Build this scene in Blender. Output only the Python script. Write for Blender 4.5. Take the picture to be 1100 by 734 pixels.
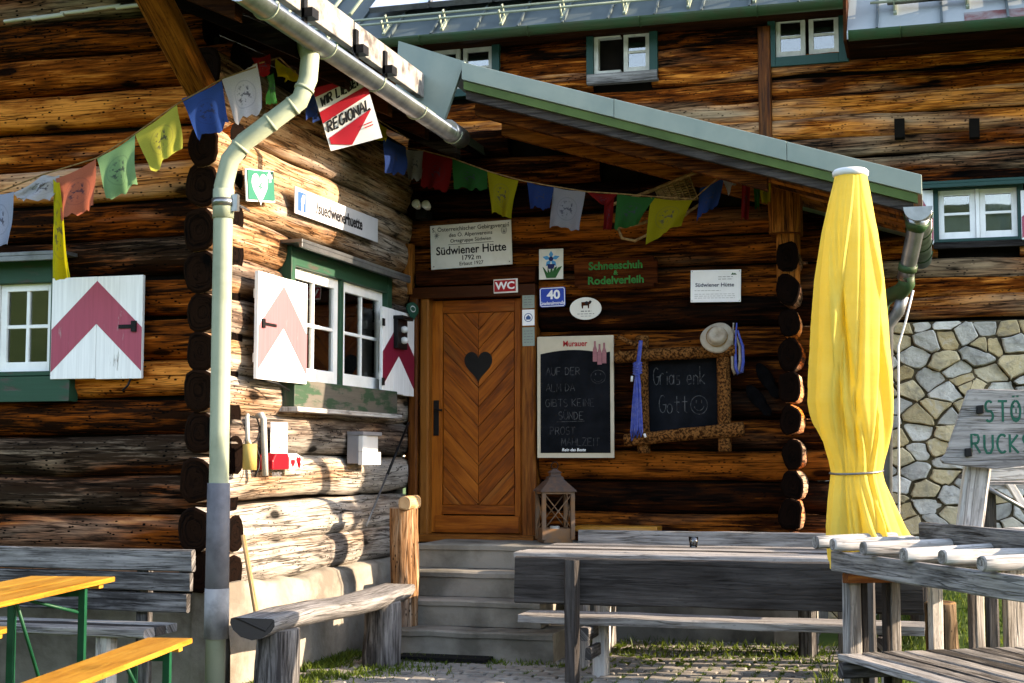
import bpy, bmesh, math, random
from mathutils import Vector as V, Matrix
from mathutils import noise as mn
random.seed(7)
R = math.radians
sc = bpy.context.scene
for o in list(bpy.data.objects):
    bpy.data.objects.remove(o)
COL = sc.collection

# ------------------------------------------------------------------ camera
YAW, PITCH, H, F = R(16.3), R(4.6), 1.45, 1537.0
fw = V((-math.sin(YAW)*math.cos(PITCH), math.cos(YAW)*math.cos(PITCH), math.sin(PITCH)))
rt = V((math.cos(YAW), math.sin(YAW), 0))
up = rt.cross(fw)
CAM = V((0, 0, H))
cd = bpy.data.cameras.new('camera'); cam = bpy.data.objects.new('camera', cd); COL.objects.link(cam)
cam.location = CAM
cam.rotation_euler = Matrix((rt, up, -fw)).transposed().to_euler()
cd.sensor_width = 36; cd.lens = F/1100*36; cd.clip_end = 5000
cd.dof.use_dof = False
sc.camera = cam

# ------------------------------------------------------------------ sky, sun, exposure
SUN_AZ, SUN_EL = R(12), R(21)          # azimuth from +X towards +Y
w = bpy.data.worlds.new('World'); sc.world = w; w.use_nodes = True
nt = w.node_tree; bg = nt.nodes['Background']
sky = nt.nodes.new('ShaderNodeTexSky'); sky.sky_type = 'NISHITA'; sky.sun_disc = False
sky.sun_elevation = SUN_EL; sky.sun_rotation = R(90)-SUN_AZ; sky.altitude = 1700
sky.air_density = 1.0; sky.dust_density = 1.2
nt.links.new(sky.outputs[0], bg.inputs[0]); bg.inputs[1].default_value = 0.15
sd = bpy.data.lights.new('sun', 'SUN'); so = bpy.data.objects.new('sun', sd); COL.objects.link(so)
sdir = V((math.cos(SUN_EL)*math.cos(SUN_AZ), math.cos(SUN_EL)*math.sin(SUN_AZ), math.sin(SUN_EL)))
so.rotation_euler = sdir.to_track_quat('Z', 'Y').to_euler(); so.location = (20, 5, 15)
sd.energy = 2.1; sd.angle = R(0.5); sd.color = (1.0, 0.96, 0.90)
sc.view_settings.view_transform = 'Standard'; sc.view_settings.look = 'None'
sc.view_settings.exposure = 3.1; sc.view_settings.gamma = 1.0
sc.view_settings.use_white_balance = True; sc.view_settings.white_balance_temperature = 9000; sc.view_settings.white_balance_tint = 16
sc.render.engine = 'CYCLES'
sc.cycles.use_denoising = True
sc.cycles.max_bounces = 6; sc.cycles.diffuse_bounces = 3; sc.cycles.transparent_max_bounces = 8
sc.cycles.sample_clamp_indirect = 6

# ------------------------------------------------------------------ frames and projection
class Fr:
    def __init__(s, o, ex, ey, n): s.o, s.ex, s.ey, s.n = V(o), V(ex).normalized(), V(ey).normalized(), V(n).normalized()
    def w(s, x, y, z=0): return s.o + s.ex*x + s.ey*y + s.n*z
    def loc(s, p): d = p-s.o; return (d.dot(s.ex), d.dot(s.ey), d.dot(s.n))
    def at(s, u, v, off=0):
        d = ray(u, v); t = (s.o+s.n*off-CAM).dot(s.n)/d.dot(s.n); l = s.loc(CAM+d*t); return l[0], l[1]
def ray(u, v): return fw*F + rt*(u-550) - up*(v-367)
def P(u, v, X=None, Y=None, Z=None):
    d = ray(u, v)
    if X is not None: t = (X-CAM.x)/d.x
    elif Y is not None: t = (Y-CAM.y)/d.y
    else: t = (Z-CAM.z)/d.z
    return CAM+d*t
WORLD = Fr((0,0,0), (1,0,0), (0,1,0), (0,0,1))
YA, XS, YD, YM = 8.2, -4.28, 11.56, 13.4
FRONT = Fr((0,YA,0), (1,0,0), (0,0,1), (0,-1,0))
SIDE = Fr((XS,0,0), (0,1,0), (0,0,1), (1,0,0))
PORCH = Fr((0,YD,0), (1,0,0), (0,0,1), (0,-1,0))
MAIN = Fr((0,YM,0), (1,0,0), (0,0,1), (0,-1,0))

# ------------------------------------------------------------------ materials
MATS = {}
def newmat(name):
    m = bpy.data.materials.new(name); m.use_nodes = True; n = m.node_tree
    b = n.nodes['Principled BSDF']; MATS[name] = m
    return m, n, b
def nd(n, t, **kw):
    x = n.nodes.new(t)
    for k, v in kw.items(): setattr(x, k, v)
    return x
def lk(n, a, b): n.links.new(a, b)
def mth(n, op, a, b=None, clamp=False):
    x = nd(n, 'ShaderNodeMath', operation=op); x.use_clamp = clamp
    for i, q in enumerate((a, b)):
        if q is None: continue
        if isinstance(q, (int, float)): x.inputs[i].default_value = q
        else: lk(n, q, x.inputs[i])
    return x.outputs[0]
def mixc(n, f, a, b, mode='MIX'):
    x = nd(n, 'ShaderNodeMix', data_type='RGBA', blend_type=mode)
    for i, q in ((0, f), (6, a), (7, b)):
        if isinstance(q, (int, float)): x.inputs[i].default_value = q
        elif isinstance(q, (tuple, list)): x.inputs[i].default_value = (*q[:3], 1)
        else: lk(n, q, x.inputs[i])
    return x.outputs[2]
def rng(n, v, a, b, c=0.0, d=1.0):
    x = nd(n, 'ShaderNodeMapRange'); x.clamp = True
    lk(n, v, x.inputs[0])
    for i, q in enumerate((a, b, c, d)): x.inputs[i+1].default_value = q
    return x.outputs[0]
def coords(n, kind, sx, sy, sz=1.0, off=(0,0,0)):
    if kind == 'UV': t = nd(n, 'ShaderNodeUVMap'); t.uv_map = 'uv'; o = t.outputs[0]
    else: t = nd(n, 'ShaderNodeTexCoord'); o = t.outputs['Object']
    m = nd(n, 'ShaderNodeMapping'); lk(n, o, m.inputs[0]); m.inputs['Scale'].default_value = (sx, sy, sz); m.inputs['Location'].default_value = off
    return m.outputs[0]
def noi(n, vec, scale=1, detail=4, rough=.55, dist=0):
    x = nd(n, 'ShaderNodeTexNoise'); lk(n, vec, x.inputs['Vector'])
    x.inputs['Scale'].default_value = scale; x.inputs['Detail'].default_value = detail; x.inputs['Roughness'].default_value = rough; x.inputs['Distortion'].default_value = dist
    return x.outputs[0]
def attr(n, name): a = nd(n, 'ShaderNodeAttribute'); a.attribute_name = name; return a.outputs['Fac']
def bump(n, b, h, strength=.5, dist=.01):
    x = nd(n, 'ShaderNodeBump'); x.inputs['Strength'].default_value = strength; x.inputs['Distance'].default_value = dist
    lk(n, h, x.inputs['Height']); lk(n, x.outputs[0], b.inputs['Normal'])

ALB = dict(log_weathered=1, log_main=1, log_porch_shaded=.85, curtain=1.1, blind=.9, sign_matt=1, door_wood=1.12, frame_wood=1, beam_orange=.8, window_white=1, window_cream=.9, rubble_stone=1, mortar=.42, sign_white=.9, plastic_white=.7, enamel_white=1.1, paper=.75, collector_glass=1, banner_white=.7, enamel_red=.9, enamel_blue=.9, letter_green=.9, ground_grass=.75, hill_forest=1, lantern_metal=.8, bark_speckle=.8, flower_blue=.8, board_cream=.75, log_bleached=.80, pale_plank=.75, paver=.85, grey_plank=.78, dark_plank=1.15, concrete=.75, concrete_side=.65, kerb_stone=.8, lantern_roof=.8, raw_wood=.7, board_red_brown=1, soffit_wood=.7)
def alb(name, *cs):     # one calibration of the albedos to the exposure of the scene
    k = ALB.get(name, .55); return [tuple(x*k for x in c) if c else c for c in cs]
def wood(name, dark, mid, light, grey_lo=(.05,.045,.042), grey_hi=(.30,.28,.27), rough=.8, bmp=.7, fs=1.0, cracks=1.0, specks=1.0, spec=.04, lo=.56, hi=.95):
    dark, mid, light, grey_lo, grey_hi = alb(name, dark, mid, light, grey_lo, grey_hi)
    m, n, b = newmat(name)
    fib = noi(n, coords(n,'UV', 3.0*fs, 46*fs), 1, 8, .66, .35)
    mid_n = noi(n, coords(n,'UV', 1.5, 10, off=(3,7,0)), 1, 6, .62, .6)
    pat = noi(n, coords(n,'UV', .55, 3.2, off=(11,2,0)), 1, 4, .55, .3)
    ck = noi(n, coords(n,'UV', .38*fs, 10*fs, off=(5,5,0)), 1, 4, .6, .25)
    ck2 = noi(n, coords(n,'UV', .8*fs, 26*fs, off=(1,9,0)), 1, 3, .5, .2)
    tone, gr = attr(n, 'tone'), attr(n, 'grey')
    s = mth(n, 'ADD', mth(n,'MULTIPLY', fib, .75), mth(n,'MULTIPLY', mid_n, .75))
    s = mth(n, 'ADD', s, mth(n,'MULTIPLY', mth(n,'SUBTRACT', tone, .5), .42))
    s = rng(n, s, lo, hi)
    cr = nd(n, 'ShaderNodeValToRGB'); lk(n, s, cr.inputs[0])
    e = cr.color_ramp.elements; e[0].color = (*dark,1); e[1].color = (*light,1); e[0].position = .08; e[1].position = .95
    q = e.new(.5); q.color = (*mid,1)
    gcol = mixc(n, s, grey_lo, grey_hi)
    gm = mth(n, 'ADD', gr, mth(n,'MULTIPLY', mth(n,'SUBTRACT', pat, .5), 2.6))
    gm = rng(n, gm, .25, .85)
    col = mixc(n, gm, cr.outputs[0], gcol)
    c1 = rng(n, mth(n,'ABSOLUTE', mth(n,'SUBTRACT', ck, .5)), .0, .014)
    c2 = rng(n, mth(n,'ABSOLUTE', mth(n,'SUBTRACT', ck2, .52)), .0, .012)
    cm = mth(n,'MULTIPLY', c1, mth(n,'ADD', mth(n,'MULTIPLY', c2, .5), .5))
    cf = mth(n,'ADD', mth(n,'MULTIPLY', cm, cracks*.85), 1-cracks*.85)
    col = mixc(n, 1.0, col, cf, 'MULTIPLY')
    if specks:
        vo = nd(n,'ShaderNodeTexVoronoi'); lk(n, coords(n,'UV', 9, 17), vo.inputs['Vector']); vo.inputs['Scale'].default_value = 2.1
        sp = rng(n, vo.outputs['Distance'], .16, .25)
        gate = rng(n, noi(n, coords(n,'UV', 2.2, 5), 1, 2), .42, .50)
        sp = mth(n,'SUBTRACT', 1, mth(n,'MULTIPLY', mth(n,'MULTIPLY', mth(n,'SUBTRACT',1,sp), gate), .85*specks))
        col = mixc(n, 1.0, col, sp, 'MULTIPLY')
    if specks:
        kv = nd(n,'ShaderNodeTexVoronoi'); lk(n, coords(n,'UV', 2.1, 5.0, off=(.3,.7,0)), kv.inputs['Vector']); kv.inputs['Scale'].default_value = 1.0
        kd = mth(n,'ADD', kv.outputs['Distance'], mth(n,'MULTIPLY', mth(n,'SUBTRACT', fib, .5), .12))
        core = rng(n, kd, .13, .19, .12, 1.0); halo = rng(n, kd, .18, .42, .60, 1.0)
        sepc = nd(n,'ShaderNodeSeparateColor'); lk(n, kv.outputs['Color'], sepc.inputs[0]); on = rng(n, sepc.outputs[0], .62, .64, 0, min(1,specks))
        col = mixc(n, on, col, mixc(n, 1.0, col, mth(n,'MULTIPLY', core, halo), 'MULTIPLY'))
    b.inputs['Roughness'].default_value = rough; b.inputs['Specular IOR Level'].default_value = spec
    col = mixc(n, 1.0, col, rng(n, gr, -1.5, -.5, .26, 1.0), 'MULTIPLY')     # weathered end grain is darker
    lk(n, col, b.inputs['Base Color'])
    h = mth(n,'ADD', mth(n,'MULTIPLY', fib, .6), mth(n,'ADD', mth(n,'MULTIPLY', cm, 1.0*cracks), mth(n,'MULTIPLY', mid_n, .5)))
    bump(n, b, h, bmp, .012)
    return m
def plain(name, c, rough=.6, var=.15, vs=6.0, bmp=0.0, metal=0.0, spec=.15, c2=None, lo=.4, hi=.65, detail=5, trans=0.0):
    m, n, b = newmat(name)
    c, c2 = alb(name, c, c2)
    k = noi(n, coords(n,'OBJ', 1,1,1), vs, detail, .6, .2)
    c2 = c2 or tuple(x*(1-var*1.6) for x in c)
    col = mixc(n, rng(n, k, lo, hi), c, c2)
    lk(n, col, b.inputs['Base Color'])
    b.inputs['Roughness'].default_value = rough; b.inputs['Metallic'].default_value = metal; b.inputs['Specular IOR Level'].default_value = spec
    if bmp: bump(n, b, noi(n, coords(n,'OBJ',1,1,1), vs*4, 6, .6), bmp, .01)
    if trans:
        tr = nd(n,'ShaderNodeBsdfTranslucent'); lk(n, col, tr.inputs[0])
        mx = nd(n,'ShaderNodeMixShader'); mx.inputs[0].default_value = trans
        lk(n, b.outputs[0], mx.inputs[1]); lk(n, tr.outputs[0], mx.inputs[2]); lk(n, mx.outputs[0], n.nodes['Material Output'].inputs[0])
    return m
def worn(name, paint, under, amount=.5, rough=.55, ss=(3,16)):      # paint flaking off wood, grain along u
    if name != 'paint_white': paint, under = [tuple(x*.62 for x in c) for c in (paint, under)]
    m, n, b = newmat(name)
    k = noi(n, coords(n,'UV', ss[0], ss[1]), 1, 7, .68, .3)
    k2 = noi(n, coords(n,'UV', 4, 4), 1.2, 3, .5)
    mk = rng(n, mth(n,'ADD', mth(n,'MULTIPLY', k, .75), mth(n,'MULTIPLY', k2, .35)), amount, amount+.07)
    fib = noi(n, coords(n,'UV', 2, 50), 1, 5, .6)
    pc = mixc(n, rng(n, fib, .35, .7), paint, tuple(x*.8 for x in paint))
    uc = mixc(n, fib, tuple(x*.5 for x in under), under)
    lk(n, mixc(n, mk, pc, uc), b.inputs['Base Color'])
    b.inputs['Roughness'].default_value = rough; b.inputs['Specular IOR Level'].default_value = .3
    bump(n, b, mth(n,'ADD', mth(n,'MULTIPLY', mk, -.5), mth(n,'MULTIPLY', fib, .4)), .35, .006)
    return m

wood('log_weathered', (.014,.0040,.0010), (.25,.052,.006), (.72,.235,.045), (.026,.015,.009), (.50,.36,.25), lo=.52, hi=.95, specks=1.2, cracks=1.1)
wood('log_bleached', (.05,.018,.007), (.28,.14,.065), (.48,.32,.20), (.12,.10,.085), (.52,.47,.41), bmp=.9)
wood('log_porch_shaded', (.004,.0014,.0005), (.034,.0078,.0012), (.30,.080,.011), (.008,.005,.0035), (.09,.058,.036), lo=.53, hi=.97)  # porch logs, wood colours darkened to carry the porch shade
wood('log_main', (.006,.0018,.0006), (.17,.034,.004), (.68,.22,.038), (.008,.006,.005), (.44,.29,.17), bmp=.9, lo=.56, hi=.97)
wood('beam_orange', (.04,.011,.003), (.17,.050,.009), (.34,.115,.022), rough=.7, specks=.3)
wood('soffit_wood', (.006,.002,.001), (.025,.007,.002), (.06,.018,.005), cracks=.4, specks=0)  # near-black wood, the shade under the eaves put into its colour
wood('grey_plank', (.05,.045,.042), (.20,.185,.175), (.38,.36,.34), (.045,.042,.042), (.36,.345,.335), specks=.25, cracks=.7)
wood('dark_plank', (.012,.010,.009), (.036,.032,.030), (.085,.076,.070), (.014,.013,.013), (.08,.075,.073), lo=.40, hi=1.08, specks=.2, cracks=.5)
wood('pale_plank', (.16,.14,.12), (.42,.39,.36), (.62,.59,.56), (.16,.15,.145), (.58,.56,.54), specks=.25, cracks=.6)
wood('door_wood', (.08,.015,.002), (.21,.046,.004), (.34,.090,.010), (.2,.1,.03),(.3,.14,.04), rough=.42, bmp=.25, cracks=.15, specks=0, spec=.15)
wood('frame_wood', (.04,.009,.0015), (.13,.034,.005), (.24,.078,.013), (.06,.03,.01),(.2,.09,.03), rough=.5, bmp=.3, cracks=.3, specks=0, spec=.12)
wood('beer_wood', (.44,.17,.018), (.62,.27,.03), (.74,.38,.06), (.5,.22,.03),(.65,.32,.06), rough=.35, bmp=.15, cracks=.1, specks=.35, spec=.45)
wood('raw_wood', (.30,.16,.07), (.48,.27,.12), (.62,.40,.22), (.3,.2,.12),(.6,.45,.3), cracks=.6, specks=.2)
wood('bark_wood', (.014,.005,.002), (.10,.038,.010), (.34,.18,.07), (.04,.025,.015),(.30,.2,.12), bmp=1.0, fs=.8, specks=1.0)
wood('board_red_brown', (.015,.004,.001), (.05,.011,.003), (.10,.026,.006), (.03,.01,.005),(.15,.05,.015), cracks=.4, specks=0)
worn('paint_white', (.80,.80,.79), (.34,.31,.28), .66)
worn('paint_pink', (.62,.10,.16), (.70,.62,.60), .64)
worn('paint_red', (.33,.010,.045), (.55,.4,.4), .72)
worn('paint_pink_pale', (.46,.17,.19), (.60,.50,.48), .68)
worn('paint_green', (.010,.085,.045), (.10,.085,.065), .62)
worn('paint_green_worn', (.03,.085,.045), (.19,.17,.14), .50)
worn('paint_teal', (.006,.075,.062), (.10,.11,.10), .66)
plain('window_white', (.80,.80,.78), .4, .08)
plain('window_cream', (.62,.60,.53), .5, .2)
plain('dark_void', (.006,.005,.004), .9, .3)
plain('chinking', (.010,.006,.003), .95, .4, 9)
plain('gutter_pale_green', (.47,.53,.39), .5, .10, 3, c2=(.33,.38,.27), lo=.48, hi=.7)
plain('gutter_green', (.035,.105,.04), .5, .25, 4, c2=(.06,.085,.035))
plain('sheet_pale_green', (.40,.48,.42), .45, .12, 2.5, c2=(.32,.41,.37), bmp=.05)
plain('fascia_green', (.11,.19,.055), .6, .2, 4)
plain('zinc', (.50,.52,.53), .30, .25, 5, metal=.85)
plain('zinc_dull', (.34,.35,.36), .45, .3, 6, metal=.6)
plain('sleeve_grey', (.21,.215,.24), .55, .35, 5, bmp=.15, c2=(.12,.12,.135))
plain('sleeve_pale', (.40,.40,.40), .6, .3, 7, bmp=.2)
plain('roof_sheet', (.13,.17,.175), .5, .2, 1.6, c2=(.09,.125,.13))
plain('roof_sheet_pale', (.50,.54,.55), .5, .2, 1.6, c2=(.42,.47,.46), lo=.35)
plain('roof_rust', (.24,.075,.07), .7, .3, 6, c2=(.38,.34,.33))
plain('snow_board', (.40,.38,.355), .9, .5, 7, c2=(.13,.11,.10), lo=.46, hi=.66, bmp=.3, detail=8)
plain('concrete', (.27,.25,.215), .9, .4, 2.2, bmp=.7, spec=.1, c2=(.13,.12,.10), lo=.42, hi=.62, detail=8)
plain('concrete_side', (.38,.34,.28), .95, .4, 2.6, bmp=1.0, spec=.1, c2=(.20,.17,.135), lo=.42, hi=.62, detail=8)
plain('paver', (.27,.25,.225), .95, .35, 5, bmp=.5, spec=.1, c2=(.15,.138,.125), detail=8)
plain('joint_soil', (.036,.031,.020), 1, .5, 9, bmp=.4)
plain('kerb_stone', (.30,.285,.26), .9, .4, 6, bmp=.6)
plain('mortar', (.30,.23,.135), .95, .45, 7, bmp=.8)
plain('ground_grass', (.085,.135,.028), 1, .45, .9, bmp=.4, c2=(.045,.09,.015))
plain('hill_forest', (.022,.045,.018), 1, .6, .02, c2=(.05,.075,.03))
plain('iron_black', (.012,.012,.013), .45, .3)
plain('green_steel', (.004,.10,.045), .4, .2)
plain('lantern_metal', (.15,.10,.07), .8, .5, 14, c2=(.22,.11,.05), spec=.1)
plain('lantern_roof', (.075,.055,.048), .8, .5, 14, c2=(.13,.07,.045), spec=.1)
plain('rubber_black', (.006,.006,.007), .9, .4, 12, bmp=.3, spec=.03)
plain('plastic_white', (.82,.82,.80), .4, .04)
plain('plastic_grey', (.36,.355,.37), .45, .1)
plain('enamel_white', (.56,.55,.50), .35, .12, 4, c2=(.42,.39,.32), lo=.5, hi=.8)
plain('enamel_red', (.40,.010,.018), .35, .1)
plain('enamel_blue', (.012,.060,.40), .35, .1)
plain('sign_teal', (.035,.24,.165), .4, .04)
plain('sign_white', (.86,.87,.88), .4, .04)
plain('sign_matt', (.42,.42,.43), .5, .04)
plain('facebook_blue', (.05,.16,.42), .4, .05)
plain('ink_dark', (.022,.022,.026), .6, .1)
plain('ink_grey', (.25,.25,.27), .6, .1)
plain('ink_navy', (.03,.035,.12), .6, .1)
plain('banner_red', (.60,.018,.035), .5, .08)
plain('banner_white', (.82,.81,.79), .5, .05)
plain('board_cream', (.62,.55,.42), .55, .08)
plain('slate_black', (.008,.0095,.012), .8, .5, 5, c2=(.015,.017,.022), spec=.03)
plain('chalk', (.15,.155,.16), .95, .5, 30, c2=(.035,.035,.04), lo=.4, hi=.6)
plain('letter_green', (.012,.17,.035), .6, .2, 10)
plain('letter_dark_green', (.008,.15,.10), .6, .2, 14)
plain('flower_blue', (.05,.36,.72), .45, .15)
plain('flower_dark', (.02,.03,.16), .45, .1)
plain('leaf_paint', (.03,.20,.06), .5, .2)
plain('brass', (.62,.43,.14), .3, .1, metal=.8)
plain('rope_blue', (.05,.10,.50), .8, .25, 30, c2=(.16,.20,.55))
plain('felt_cream', (.62,.54,.43), .95, .2, 9, c2=(.42,.33,.24), bmp=.4)
plain('paper', (.80,.79,.77), .8, .04)
plain('yellow_foam', (.72,.52,.16), .7, .15)
plain('ivory', (.70,.66,.58), .5, .1)
plain('bark_speckle', (.26,.105,.032), .95, .5, 55, bmp=1.0, c2=(.035,.012,.004), lo=.42, hi=.58, detail=3, spec=.03)
plain('mat_black', (.012,.012,.012), .95, .3, 40, bmp=.5)
plain('straw', (.42,.25,.10), .8, .4, 24, c2=(.20,.10,.04))
plain('cable_black', (.01,.01,.01), .5, .1)
plain('curtain', (.45,.47,.42), .9, .2, 6)
plain('blind', (.42,.47,.44), .7, .1, 4)
plain('glass_clear', (.7,.75,.75), .1, .05)
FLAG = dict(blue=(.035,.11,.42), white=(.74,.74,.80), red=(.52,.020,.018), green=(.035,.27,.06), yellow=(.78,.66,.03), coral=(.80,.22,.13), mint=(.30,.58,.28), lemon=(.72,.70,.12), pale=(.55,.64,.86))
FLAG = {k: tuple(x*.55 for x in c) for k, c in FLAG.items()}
FLAG.update({'dark_'+k: tuple(x*.45 for x in c) for k, c in list(FLAG.items())})  # darkened copies: porch and eave shade put into the flag colours
for k, c in FLAG.items():
    m, n, b = newmat('flag_'+k)
    uvw = coords(n,'UV',1,1)
    wv = noi(n, coords(n,'UV',60,60), 1, 2)
    pr = noi(n, coords(n,'UV',9,11), 1, 4, .6)
    gx = nd(n,'ShaderNodeVectorMath', operation='DISTANCE'); lk(n, uvw, gx.inputs[0]); gx.inputs[1].default_value = (.5,.5,0)
    mask = mth(n,'MULTIPLY', rng(n, pr, .52, .60), rng(n, gx.outputs['Value'], .26, .16))
    ring = rng(n, mth(n,'ABSOLUTE', mth(n,'SUBTRACT', gx.outputs['Value'], .30)), .018, .008, 0, .25)
    col = mixc(n, rng(n, wv, .4, .7), c, tuple(x*.78 for x in c))
    col = mixc(n, mth(n,'MULTIPLY', mth(n,'ADD', mask, ring, True), .8), col, (.03,.03,.05))
    lk(n, col, b.inputs['Base Color']); b.inputs['Roughness'].default_value = .9; b.inputs['Specular IOR Level'].default_value = .1
    tr = nd(n,'ShaderNodeBsdfTranslucent'); lk(n, col, tr.inputs[0])
    mx = nd(n,'ShaderNodeMixShader'); mx.inputs[0].default_value = .35
    lk(n, b.outputs[0], mx.inputs[1]); lk(n, tr.outputs[0], mx.inputs[2]); lk(n, mx.outputs[0], n.nodes['Material Output'].inputs[0])
    bump(n, b, wv, .2, .002)
# umbrella fabric
m, n, b = newmat('umbrella_yellow')
wv = noi(n, coords(n,'UV', 2, 14), 1, 4); col = mixc(n, wv, (.66,.51,.090), (.70,.58,.15)); lk(n, col, b.inputs['Base Color'])
b.inputs['Roughness'].default_value = .75; b.inputs['Specular IOR Level'].default_value = .2
tr = nd(n,'ShaderNodeBsdfTranslucent'); lk(n, col, tr.inputs[0]); mx = nd(n,'ShaderNodeMixShader'); mx.inputs[0].default_value = .5
lk(n, b.outputs[0], mx.inputs[1]); lk(n, tr.outputs[0], mx.inputs[2]); lk(n, mx.outputs[0], n.nodes['Material Output'].inputs[0])
bump(n, b, noi(n, coords(n,'UV', 3, 30), 1, 5), .25, .01)
# window glass: clear pane that mirrors the sky
m, n, b = newmat('glass')
tp = nd(n,'ShaderNodeBsdfTransparent'); tp.inputs[0].default_value = (.86,.9,.9,1); gl = nd(n,'ShaderNodeBsdfGlossy'); gl.inputs['Roughness'].default_value = .015
fr_ = nd(n,'ShaderNodeFresnel'); fr_.inputs[0].default_value = 2.1
bn = nd(n,'ShaderNodeBump'); bn.inputs['Strength'].default_value = .06; bn.inputs['Distance'].default_value = .02
lk(n, noi(n, coords(n,'OBJ',1,1,1), 3, 1), bn.inputs['Height']); lk(n, bn.outputs[0], gl.inputs['Normal'])
mx = nd(n,'ShaderNodeMixShader'); lk(n, fr_.outputs[0], mx.inputs[0]); lk(n, tp.outputs[0], mx.inputs[1]); lk(n, gl.outputs[0], mx.inputs[2]); lk(n, mx.outputs[0], n.nodes['Material Output'].inputs[0])
# solar glass, the reflected sky put into its pale blue base
m, n, b = newmat('collector_glass'); b.inputs['Base Color'].default_value = (.74,.79,.88,1); b.inputs['Roughness'].default_value = .16; b.inputs['Metallic'].default_value = .5
# rubble stone
m, n, b = newmat('rubble_stone')
tone = attr(n,'tone'); gr = attr(n,'grey')
k = noi(n, coords(n,'OBJ',1,1,1), 7, 8, .65, .4); k2 = noi(n, coords(n,'OBJ',1,1,1), 26, 6, .6)
warm = mixc(n, tone, (.50,.35,.17), (.68,.54,.33)); cool = mixc(n, tone, (.42,.395,.35), (.78,.73,.65))
col = mixc(n, rng(n, gr, .52, .58), cool, warm)
col = mixc(n, rng(n, k, .48, .70, 0, .65), col, (.17,.16,.15)); col = mixc(n, rng(n, k, .30, .42, .55, 0), col, (.60,.56,.50))
lk(n, col, b.inputs['Base Color']); b.inputs['Roughness'].default_value = .9
bump(n, b, mth(n,'ADD', k, mth(n,'MULTIPLY', k2, .4)), .9, .03)
# grass blade
m, n, b = newmat('grass_blade')
tone = attr(n,'tone'); col = mixc(n, tone, (.026,.062,.006), (.125,.17,.02)); lk(n, col, b.inputs['Base Color']); b.inputs['Roughness'].default_value = .6; b.inputs['Specular IOR Level'].default_value = .25
tr = nd(n,'ShaderNodeBsdfTranslucent'); lk(n, col, tr.inputs[0]); mx = nd(n,'ShaderNodeMixShader'); mx.inputs[0].default_value = .4
lk(n, b.outputs[0], mx.inputs[1]); lk(n, tr.outputs[0], mx.inputs[2]); lk(n, mx.outputs[0], n.nodes['Material Output'].inputs[0])

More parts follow.
